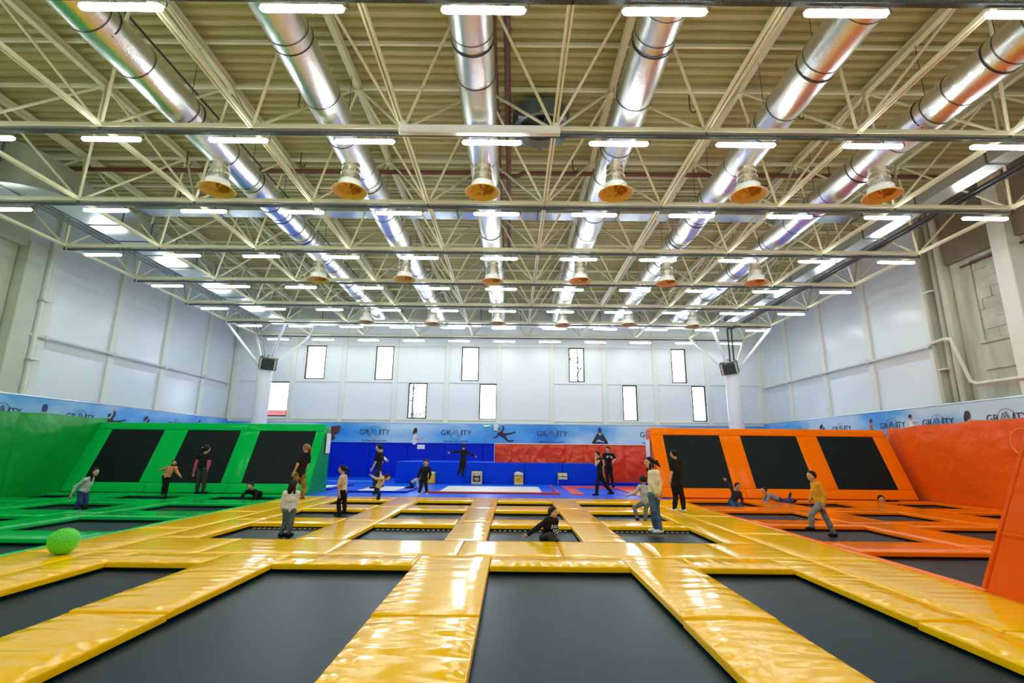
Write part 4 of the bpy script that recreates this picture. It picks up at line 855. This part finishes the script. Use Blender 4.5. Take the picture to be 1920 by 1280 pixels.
 'black clothed woman right': ((4.15, 12.89, 0), 1.48, 0.216, (-0.8, 0.55, 0), {'head': (-0.033, 0, 1.401), 'neck': (0.006, 0, 1.289), 'sl': (-0.086, -0.02, 1.224), 'sr': (0.098, 0.04, 1.224), 'el': (-0.117, -0.03, 0.96), 'er': (0.124, 0.1, 0.999), 'hl': (-0.164, 0, 0.754), 'hr': (0.055, 0.2, 0.882), 'hip': (-0.004, 0, 0.627), 'kl': (-0.053, 0, 0.343), 'kr': (0.114, 0, 0.353), 'fl': (-0.102, 0, 0.068), 'fr': (0.133, 0, 0.059)}),
 'arm raised boy': ((6.72, 15.45, -0.12), 1.3, 0.216, (0.3, -1, -0.1), {'head': (0.07, 0, 0.595), 'neck': (0.042, 0, 0.465), 'sl': (-0.072, 0, 0.422), 'sr': (0.122, 0, 0.401), 'el': (-0.145, 0, 0.573), 'er': (0.165, 0, 0.239), 'hl': (-0.27, 0, 0.757), 'hr': (0.157, 0, 0.056), 'hip': (-0.066, 0.1, 0.131), 'kl': (-0.152, -0.25, 0.002), 'kr': (0.075, -0.25, -0.003), 'fl': (-0.152, 0.25, -0.009), 'fr': (0.053, 0.25, -0.009)}),
 'lying boy': ((8.31, 16.1, -0.12), 1.25, 0.213, (-1, -0.3, 0.05), {'head': (-0.429, 0, 0.445), 'neck': (-0.35, 0, 0.344), 'sl': (-0.328, -0.12, 0.299), 'sr': (-0.272, 0.12, 0.299), 'el': (-0.406, -0.14, 0.165), 'er': (-0.373, 0.14, 0.165), 'hl': (-0.53, -0.12, 0.053), 'hr': (-0.485, 0.12, 0.053), 'hip': (-0.014, 0, 0.187), 'kl': (0.278, -0.06, 0.075), 'kr': (0.3, 0.06, 0.064), 'fl': (0.334, -0.06, 0.288), 'fr': (0.491, 0.08, 0.131)}),
 'yellow sweater boy': ((6.02, 10.14, -0.12), 1.25, 0.202, (-1, -0.12, 0), {'head': (-0.089, 0, 1.134), 'neck': (-0.061, 0, 1.025), 'sl': (-0.041, -0.11, 0.974), 'sr': (0.001, 0.11, 0.974), 'el': (0.036, -0.14, 0.786), 'er': (-0.027, 0.12, 0.813), 'hl': (0.012, -0.14, 0.619), 'hr': (-0.082, 0.14, 0.674), 'hip': (0.015, 0, 0.612), 'kl': (-0.208, -0.06, 0.424), 'kr': (0.126, 0.06, 0.368), 'fl': (-0.229, -0.06, 0.173), 'fr': (0.266, 0.06, 0.041)}),
 'submerged boy': ((11.66, 16.3, -0.12), 1.25, 0.237, (-0.4, -1, 0), {'head': (0.0, 0, 0.203), 'neck': (0.068, 0, 0.093), 'sl': (0.034, 0.1, 0.068), 'sr': (0.237, 0.1, 0.084), 'el': (-0.051, 0, 0.034), 'er': (0.406, 0, 0.051), 'hl': (-0.135, -0.1, 0.017), 'hr': (0.473, -0.15, 0.017), 'hip': (0.608, 0.25, 0.068), 'kl': (0.777, 0.3, 0.034), 'kr': (0.777, 0.45, 0.034), 'fl': (1.082, 0.3, 0.017), 'fr': (1.082, 0.45, 0.017)}),
}

# ------------------------------------------------------------------ people
def surface_nets(F, org, h):
    """F<0 inside; returns verts, quads"""
    S=F<0; nx_,ny_,nz_=F.shape
    idx=-np.ones((nx_-1,ny_-1,nz_-1),dtype=np.int64)
    corners=[(i,j,k) for i in (0,1) for j in (0,1) for k in (0,1)]
    c=sum(S[i:nx_-1+i,j:ny_-1+j,k:nz_-1+k].astype(np.int8) for i,j,k in corners)
    act=(c>0)&(c<8); P=np.argwhere(act)
    if len(P)==0: return np.zeros((0,3)),np.zeros((0,4),int)
    idx[act]=np.arange(len(P))
    acc=np.zeros((len(P),3)); cnt=np.zeros(len(P))
    for a in range(3):
        for e in [(0,0),(0,1),(1,0),(1,1)]:
            o0=[0,0,0]; oth=[b for b in range(3) if b!=a]; o0[oth[0]]=e[0]; o0[oth[1]]=e[1]; o1=list(o0); o1[a]=1
            f0=F[P[:,0]+o0[0],P[:,1]+o0[1],P[:,2]+o0[2]]; f1=F[P[:,0]+o1[0],P[:,1]+o1[1],P[:,2]+o1[2]]
            m=(f0<0)!=(f1<0); t=np.where(m,f0/(f0-f1+1e-12),0)
            q=P.astype(float)+np.array(o0); q[:,a]+=t
            acc[m]+=q[m]; cnt[m]+=1
    V=acc/cnt[:,None]*h+org
    Q=[]
    for a in range(3):
        b,c_=(a+1)%3,(a+2)%3
        sl0=[slice(1,-1)]*3; sl0[a]=slice(0,-1); sl1=[slice(1,-1)]*3; sl1[a]=slice(1,None)
        s0,s1=S[tuple(sl0)],S[tuple(sl1)]; E=np.argwhere(s0!=s1)
        if len(E)==0: continue
        E2=E.copy(); E2[:,b]+=1; E2[:,c_]+=1   # back to grid index
        fl=s0[E[:,0],E[:,1],E[:,2]]
        def cell(db,dc):
            q=E2.copy(); q[:,b]-=db; q[:,c_]-=dc; return idx[q[:,0],q[:,1],q[:,2]]
        q=np.stack([cell(1,1),cell(0,1),cell(0,0),cell(1,0)],-1); q[~fl]=q[~fl][:,::-1]; Q.append(q)
    Q=np.concatenate(Q); Q=Q[(Q>=0).all(1)]
    return V,Q
def sdf_mesh(prims, h, pad_=0.0, k=.02, cut=None):
    """prims: ('c',a,b,ra,rb) round cones, ('e',centre,radii,axes) ellipsoids"""
    lo=np.full(3,1e9); hi=-lo
    for p in prims:
        if p[0]=='c':
            for q,r_ in ((p[1],p[3]),(p[2],p[4])): lo=np.minimum(lo,np.array(q)-r_-pad_); hi=np.maximum(hi,np.array(q)+r_+pad_)
        else: r_=max(p[2]); lo=np.minimum(lo,np.array(p[1])-r_-pad_); hi=np.maximum(hi,np.array(p[1])+r_+pad_)
    lo-=2*h+k*.3; hi+=2*h+k*.3
    n=np.ceil((hi-lo)/h).astype(int)+1; F=np.full(n,.2,dtype=np.float32)
    ax=[lo[i]+h*np.arange(n[i]) for i in range(3)]
    for p in prims:
        if p[0]=='c': a,b,ra,rb=np.array(p[1],float),np.array(p[2],float),p[3]+pad_,p[4]+pad_; bl_=np.minimum(a-ra,b-rb); bh=np.maximum(a+ra,b+rb)
        else: c=np.array(p[1],float); r_=max(p[2])+pad_; bl_=c-r_; bh=c+r_
        m=k+h*2; i0=np.maximum(0,((bl_-m-lo)/h).astype(int)); i1=np.minimum(n,((bh+m-lo)/h).astype(int)+2)
        X,Y,Z=np.meshgrid(*[ax[i][i0[i]:i1[i]] for i in range(3)],indexing='ij',sparse=True)
        if p[0]=='c':
            ab=b-a; L2=ab@ab+1e-9
            t=np.clip(((X-a[0])*ab[0]+(Y-a[1])*ab[1]+(Z-a[2])*ab[2])/L2,0,1)
            d=np.sqrt((X-a[0]-t*ab[0])**2+(Y-a[1]-t*ab[1])**2+(Z-a[2]-t*ab[2])**2)-(ra+(rb-ra)*t)
        else:
            A=p[3]; r3=np.array(p[2])+pad_
            u=((X-c[0])*A[0][0]+(Y-c[1])*A[0][1]+(Z-c[2])*A[0][2])/r3[0]; v=((X-c[0])*A[1][0]+(Y-c[1])*A[1][1]+(Z-c[2])*A[1][2])/r3[1]; w_=((X-c[0])*A[2][0]+(Y-c[1])*A[2][1]+(Z-c[2])*A[2][2])/r3[2]
            q=np.sqrt(u*u+v*v+w_*w_); d=(q-1)*min(r3)
        sl=tuple(slice(i0[i],i1[i]) for i in range(3)); f=F[sl]; hh=np.clip(.5+.5*(f-d)/k,0,1)
        F[sl]=f*(1-hh)+d*hh-k*hh*(1-hh)
    if cut:
        X,Y,Z=np.meshgrid(*ax,indexing='ij',sparse=True)
        for (pt_,nrm) in cut: F=np.maximum(F,(X-pt_[0])*nrm[0]+(Y-pt_[1])*nrm[1]+(Z-pt_[2])*nrm[2])
    return surface_nets(F.astype(float),lo,h)
def mesh_np(name,V,Q,m,extra=None):
    me=bpy.data.meshes.new(name); vs=V.tolist(); fs=Q.tolist()
    if extra: n=len(vs); vs+=extra.v; fs+=[[i+n for i in f] for f in extra.f]
    me.from_pydata(vs,[],fs); me.materials.append(m); me.polygons.foreach_set('use_smooth',[True]*len(me.polygons)); me.update(); return me
def cmat(name,c,rough=.8,noise=None): return mat('cloth '+name,c,rough,spec=.25,noise=noise,bump=((11,11,16),.55,.03,3))
CL=dict(teal=cmat('pale grey-green',(.50,.62,.58)),jeans=cmat('blue denim',(.03,.07,.2)),orange=cmat('orange red print',(.75,.17,.06),noise=(9,(.8,.45,.3),.8)),black=cmat('black',(.008,.008,.009)),
 dkgrey=cmat('dark grey',(.035,.04,.042)),pink=cmat('pink',(.62,.09,.2)),pattern=cmat('yellow brown pattern',(.40,.22,.05),noise=((14,14,22),(.03,.04,.03),1)),white=cmat('off-white',(.70,.70,.66)),
 washed=cmat('washed grey denim',(.07,.11,.12),noise=(12,(.16,.2,.2),.8)),beige=cmat('beige',(.62,.53,.38),noise=(7,(.5,.35,.2),.5)),grey=cmat('pale grey',(.45,.50,.47)),trous=cmat('grey trousers',(.25,.27,.24),noise=(10,(.15,.17,.15),.6)),
 cream=cmat('cream knit',(.82,.78,.55)),bluejean=cmat('mid blue denim',(.05,.12,.2),noise=(9,(.12,.2,.27),.7)),navy=cmat('dark navy',(.012,.02,.045)),mustard=cmat('mustard',(.72,.36,.02)),shoew=cmat('white shoe',(.75,.75,.72)),shoeb=cmat('black sock shoe',(.01,.01,.012)),ltgrey=cmat('blue-grey tee',(.25,.27,.32)),cap=cmat('dark cap',(.02,.025,.03)),bluewhite=cmat('light blue',(.35,.5,.6)))
def unit(v): v=np.array(v,float); return v/(np.linalg.norm(v)+1e-9)
def finger_hand(ex,wr,el,r0):
    """palm and five bent fingers as tapered tubes, rooted in the palm"""
    d=unit(np.array(wr)-np.array(el)); side=unit(np.cross(d,[0.2,1,.15])); up=np.cross(side,d); L=r0*4.2
    pc=np.array(wr)+d*r0*1.3
    for k,(o,ln) in enumerate(((-1.1,.85),(-.38,1.0),(.35,.95),(1.05,.75))):
        a=pc+side*o*r0*.75; b=a+(d+side*o*.14)*L*.5*ln+up*.1*L; c=b+(d*.8-up*.55)*L*.42*ln
        ex.tube(a,b,r0*.32,6,r0*.28); ex.tube(b,c,r0*.28,6,r0*.2)
        ex.ball(b,r0*.28,4,6)
    a=np.array(wr)+d*r0*.5-side*r0*.7; b=a+(d*.5-side*.8)*L*.38; c=b+(d*.9-side*.1)*L*.3
    ex.tube(a,b,r0*.36,6,r0*.3); ex.tube(b,c,r0*.3,6,r0*.22)
    return pc,d,side,up
def person(key,label,top,bot,shoe,hair,sleeve='long',hairm='hairb',extra=None,group=None,vox=.014,slim=1.0,sleeve_mat=None,hat=None):
    P,st,hh,f,J=PEOPLE[key]; J={k:np.array(v,float) for k,v in J.items()}
    low=min(J['fl'][2],J['fr'][2]); 
    o=empty('person',P,label,'person',group)
    f=unit(f); fh=unit([f[0],f[1],0]); r=hh/2*.98
    upd=unit(J['head']-J['neck']+np.array([0,0,.02])) if key not in ('lying boy',) else np.array([0,0,1.])
    hup=unit(np.array([0,0,1.])*.8+upd*.5); hup=unit(hup-f*(hup@f)); hside=np.cross(hup,f)
    hc=J['head']; A=(f,hside,hup)
    T=slim*st
    sh=.028*T
    hip=J['hip']; neck=J['neck']
    sp=J['sr']-J['sl']; 
    if np.linalg.norm(sp)<.2*st*.8: # widen a shoulder line that the view foreshortens
        pass
    lat=unit(sp if np.linalg.norm(sp)>.03 else np.cross(fh,[0,0,1]))
    hl_,hr_=hip-lat*.045*st,hip+lat*.045*st
    chest=(J['sl']+J['sr'])/2; chest=chest*.55+neck*.1+hip*.35; waist=hip*.62+chest*.38
    torso=[('c',J['sl'],J['sr'],.036*T,.036*T),('c',(J['sl']+chest)/2+lat*.02,chest,.05*T,.068*T),('c',(J['sr']+chest)/2-lat*.02,chest,.05*T,.068*T),
           ('c',chest-lat*.03*st,waist-lat*.018*st,.052*T,.052*T),('c',chest+lat*.03*st,waist+lat*.018*st,.052*T,.052*T)]
    pelvis=[('c',waist-lat*.018*st,hl_,.052*T,.058*T),('c',waist+lat*.018*st,hr_,.052*T,.058*T)]
    neckp=[('c',chest*.35+neck*.65,hc-hup*r*.45-f*r*.1,.032*T,.030*T)]
    arms=[];legs=[];feet=[]
    for s_ in 'lr':
        S_,E_,H_=J['s'+s_],J['e'+s_],J['h'+s_]
        arms.append([('c',S_,E_,.031*T,.023*T),('c',E_,H_,.024*T,.0155*T)])
        K_,F_,h_=J['k'+s_],J['f'+s_],(hl_ if s_=='l' else hr_)
        legs.append([('c',h_,K_,.052*T,.034*T),('c',K_,K_*.55+F_*.45,.033*T,.031*T),('c',K_*.55+F_*.45,F_,.031*T,.020*T)])
        sd=unit(F_-K_); tdir=unit(fh*1.0+np.array([0,0,-.25])) if sd[2]<-.45 else unit(sd*.9+np.array([0,0,-.1]))
        heel=F_+np.array([0,0,-.012*st])-tdir*.02*st; toe=heel+tdir*.115*st; 
        if sd[2]<-.45: toe[2]=heel[2]-.004*st
        feet.append([('c',heel,heel*.4+toe*.6,.024*T,.021*T),('c',heel*.4+toe*.6,toe,.021*T,.015*T)])
    # head: skull, jaw, nose, ears, brow
    head=[('e',hc+hup*r*.12-f*r*.06,(r*.82,r*.70,r*.86),A),('e',hc-hup*r*.38+f*r*.16,(r*.56,r*.50,r*.58),A),
          ('c',hc+f*r*.70+hup*r*.05,hc+f*r*.86-hup*r*.16,r*.07,r*.11),
          ('c',hc+f*r*.62+hside*r*.26+hup*r*.24,hc+f*r*.62-hside*r*.26+hup*r*.24,r*.09,r*.09)]
    for q in (-1,1): head.append(('e',hc+hside*q*r*.70-f*r*.05-hup*r*.06,(r*.16,r*.07,r*.22),A))
    ex=MB(); pal=[]
    for s_ in 'lr':
        pc,d,sd_,up_=finger_hand(ex,J['h'+s_],J['e'+s_],.0165*T)
        pal.append(('e',pc,(.026*T,.021*T,.012*T),(d,sd_,up_)))
    V,Q=sdf_mesh(torso+pelvis+neckp+sum(arms,[])+sum(legs,[])+sum(feet,[])+head+pal,vox,k=.022)
    dz=0.0
    link('body',mesh_np('body',V,Q,M['skin'],ex),o)
    # clothing follows the same limbs, a little thicker
    slp=[]
    for a in arms:
        if sleeve=='long': slp+= [a[0],('c',a[1][1],a[1][1]*.08+np.array(a[1][2])*.92,a[1][3],.0175*T)]
        elif sleeve=='short': S_,E_=np.array(a[0][1]),np.array(a[0][2]); slp.append(('c',S_,S_*.3+E_*.7,a[0][3]*1.1,a[0][3]*1.12))
    tp=torso+[('c',waist-lat*.018*st,hip-lat*.04*st,.054*T,.056*T),('c',waist+lat*.018*st,hip+lat*.04*st,.054*T,.056*T),('c',(J['sl']+J['sr'])/2*.9+neck*.1,chest,.04*T,.06*T)]
    ax_=unit(hip-chest)
    V,Q=sdf_mesh(tp+(slp if not sleeve_mat else []),vox,pad_=.012,k=.025,cut=[(hip+ax_*.045*st,ax_)] if abs(ax_[2])>.3 else None)
    top_o=link('shirt',mesh_np('shirt',V,Q,CL[top]),o)
    if sleeve_mat:
        for a in arms: V,Q=sdf_mesh([('c',a[0][1]*.6+a[0][2]*.4,a[0][2],a[0][3],a[0][4]),a[1]],vox,pad_=.013,k=.02); link('sleeve',mesh_np('sleeve',V,Q,CL[sleeve_mat]),o)
        V,Q=sdf_mesh([('c',a[0][1],a[0][1]*.6+a[0][2]*.4,a[0][3],a[0][3]) for a in arms],vox,pad_=.014,k=.02); link('upper_sleeve',mesh_np('upper_sleeve',V,Q,CL[top]),o)
    lg=[]
    for l_ in legs: K_,C_,F_=l_[0][2],l_[1][2],l_[2][2]; lg+=[l_[0],('c',K_,C_,.035*T,.034*T),('c',C_,C_*.12+F_*.88,.034*T,.026*T)]
    V,Q=sdf_mesh(pelvis+lg,vox,pad_=.010,k=.02,cut=[(waist+ax_*.03*st,-ax_)] if abs(ax_[2])>.3 and key not in ('slogan shirt boy','arm raised boy') else None)
    link('trousers',mesh_np('trousers',V,Q,CL[bot]),o)
    for ft,l_ in zip(feet,legs):
        V,Q=sdf_mesh(ft+[('c',l_[2][2],ft[0][1],.022*T,.022*T)],vox*.8,pad_=.006,k=.015); link('shoe',mesh_np('shoe',V,Q,CL[shoe]),o)
    # hair
    hp=[('e',hc+hup*r*.14-f*r*.10,(r*.93,r*.81,r*.93),A)]
    cut=[(hc+f*r*.36+hup*r*.30,unit(f*1.0-hup*.72))]
    V,Q=sdf_mesh(hp,vox*.6,k=.01,cut=cut+([(hc-hup*r*.45,unit(-hup))])); 
    hm=CL['cap'] if hat else M[hairm]
    ho=link('hair',mesh_np('hair',V,Q,hm),o)
    back=hc-f*r*.85
    tail=[]
    if hair=='pony': 
        a=hc-f*r*.95+hup*r*.25; b=a-f*r*.5-hup*r*.5; c=b-hup*r*1.6+f*r*.05; tail=[('c',a,b,r*.2,r*.28),('c',b,c,r*.28,r*.1)]
    elif hair=='bun': tail=[('e',hc-f*r*.85+hup*r*.45,(r*.36,r*.36,r*.36),A)]
    elif hair=='long':
        a=hc-f*r*.5+hup*r*.1; b=hc-f*r*.7-hup*r*1.2; c=b-hup*r*1.3+f*r*.2; tail=[('c',a,b,r*.55,r*.5),('c',b,c,r*.5,r*.2),('c',hc+hside*r*.6-f*r*.1,hc+hside*r*.6-hup*r*1.5-f*r*.0,r*.22,r*.2),('c',hc-hside*r*.6-f*r*.1,hc-hside*r*.6-hup*r*1.5,r*.22,r*.2)]
    elif hair=='blown':
        a=hc-f*r*.6; tail=[('c',hc+hside*r*.4,hc+hside*r*.5-hup*r*1.9-f*r*.1,r*.35,r*.15),('c',hc-hside*r*.5,hc-hside*r*.55-hup*r*2.0+f*r*.05,r*.3,r*.14)]
        for q in range(6): b=a-f*r*(1.2+.35*(q%3))-hup*r*(.1+.22*q)+hside*r*(.15*(q%2)-.1); tail.append(('c',a-hup*r*.08*q,b,r*.2,r*.04)); 
        tail.append(('c',a,a-f*r*1.3-hup*r*.6,r*.3,r*.18)) 
    elif hair=='ponyblown':
        a=hc-f*r*.8+hup*r*.2; tail=[('c',hc-f*r*.35,hc-f*r*.45-hup*r*1.9,r*.55,r*.3)]
        for q in range(6): tail.append(('c',a,a-f*r*(1.1+.1*q)+hup*r*(.25-.26*q),r*.2,r*.05))
        tail+=[('c',hc+hside*r*.45+f*r*.05,hc+hside*r*.6+f*r*.3-hup*r*1.8,r*.3,r*.14),('c',hc-hside*r*.55,hc-hside*r*.6+f*r*.1-hup*r*1.9,r*.25,r*.1)]
    elif hair=='hood': tail=[('c',hc-hup*r*.5,neck,r*.65,r*.4)]
    if tail: V,Q=sdf_mesh(tail,vox*.6,k=.012); link('hair',mesh_np('hair',V,Q,M[hairm] if hair!='hood' else CL['black']),o)
    if hair in ('pony',):
        s=MB(); s.ball(hc-f*r*1.02+hup*r*.3,r*.16,6,8); s.build('hair_tie',M['white'],o,smooth=True)
    for q in (-1,1):
        s=MB(); s.ball((0,0,0),r*.09,6,8); e_=s.build('eye',M['eye'],o,smooth=True); e_.location=hc+f*r*.70+hside*q*r*.27+hup*r*.07
    s=MB(); a,b=hc+f*r*.70-hup*r*.40+hside*r*.14,hc+f*r*.70-hup*r*.40-hside*r*.14; s.tube(a,b,r*.05,6); s.build('mouth',M['lip'],o,smooth=True)
    return o,J
LAB=[
('sweater girl far left','girl with long dark hair in a pale sweater, leaning right on a green court trampoline','teal','jeans','shoeb','blown'),
('orange shirt kid','child in an orange print top, arms out, on a green court trampoline','orange','black','shoeb','hood'),
('pink sleeve girl','girl in black top with pink sleeves seen from behind, hair in a ponytail','black','dkgrey','shoeb','pony'),
('patterned trousers woman','woman with light brown ponytail, black tee and yellow patterned trousers','black','pattern','shoeb','pony'),
('crawling child green','child in black crouching on all fours in a green court trampoline','black','black','shoeb','short'),
('white top girl back','girl in white top, washed jeans and dark cap standing on a yellow court trampoline','white','washed','shoeb','long'),
('beige shirt girl','girl in beige tee with a dark ponytail facing left on the yellow court','beige','black','shoeb','pony'),
('black tee man left','man in black tee in profile facing left in front of the tall blue wall','black','navy','shoeb','short'),
('white top person behind','person in a white top mostly hidden behind the man in profile','white','navy','shoeb','short'),
('beige running boy','small boy in beige sweatshirt bent forward and running to the right','beige','navy','shoeb','short'),
('black tracksuit boy','boy in black tracksuit standing at the front edge of the blue mats','black','black','shoew','short'),
('crawling child blue','child in light blue top crawling behind the black tracksuit boy','bluewhite','navy','shoeb','short'),
('jumping man','person in black with arms spread, mid-jump in front of the blue wall','black','black','shoeb','short'),
('slogan shirt boy','boy in black slogan sweatshirt bouncing down on one knee, centre trampoline','black','dkgrey','shoeb','short'),
('black bun woman','woman in black with hair bun striding left before the red wall','black','black','shoeb','bun'),
('printed tee man','young man in black tee with a pale chest print before the red wall','black','black','shoeb','short'),
('grey tracksuit child','small child in grey tracksuit seen from behind, one knee raised','grey','trous','shoeb','short'),
('cream sweater girl','girl in cream sweater and blue jeans with flying dark hair, jumping','cream','bluejean','shoew','ponyblown'),
('black clothed woman right','woman in black tee and leggings standing on the right yellow walkway','black','black','shoew','bun'),
('arm raised boy','boy in dark grey top kneeling with one arm raised on the orange court','dkgrey','jeans','shoeb','short'),
('lying boy','boy in blue-grey tee lying on his front with feet up on the orange court','ltgrey','jeans','shoeb','short'),
('yellow sweater boy','boy in mustard sweater and grey trousers striding left on the orange court','mustard','trous','shoeb','short'),
('submerged boy','boy in dark clothes lying low in the back middle orange trampoline, head showing','black','black','shoeb','short'),
]
SL={'patterned trousers woman':'short','beige shirt girl':'short','black tee man left':'short','black bun woman':'none','printed tee man':'short','black clothed woman right':'short','pink sleeve girl':'short'}
for key,label,top,bot,shoe,hair in LAB:
    near=PEOPLE[key][0][1]<13.2
    o,J=person(key,label,top,bot,shoe,hair,sleeve=SL.get(key,'long'),hairm='hairl' if key=='patterned trousers woman' else 'hairb',
        sleeve_mat='pink' if key=='pink sleeve girl' else None,vox=.0125 if near else .017,hat=key=='white top girl back')
    if key=='slogan shirt boy':
        c=(J['sl']+J['sr'])/2; 
        for k,(t,dz) in enumerate((('JUST',-.085),('DO',-.15),('IT',-.205))): text(t,.068,CL['shoew'],o,(c[0]+.055+.008*k,c[1]-.112,c[2]+dz),rot=(R(86),R(4),R(12)),ext=.008)
    if key=='printed tee man':
        c=(J['sl']+J['sr'])/2; s=MB()
        for a,b in (((-.1,0),(-.03,.05)),((-.03,.05),(.03,.02)),((.03,.02),(.1,.0))): cap2(s,a,b,.028,.01)
        q=s.build('chest_print',CL['shoew'],o,fix=False); q.location=(c[0],c[1]-.142,c[2]-.10)
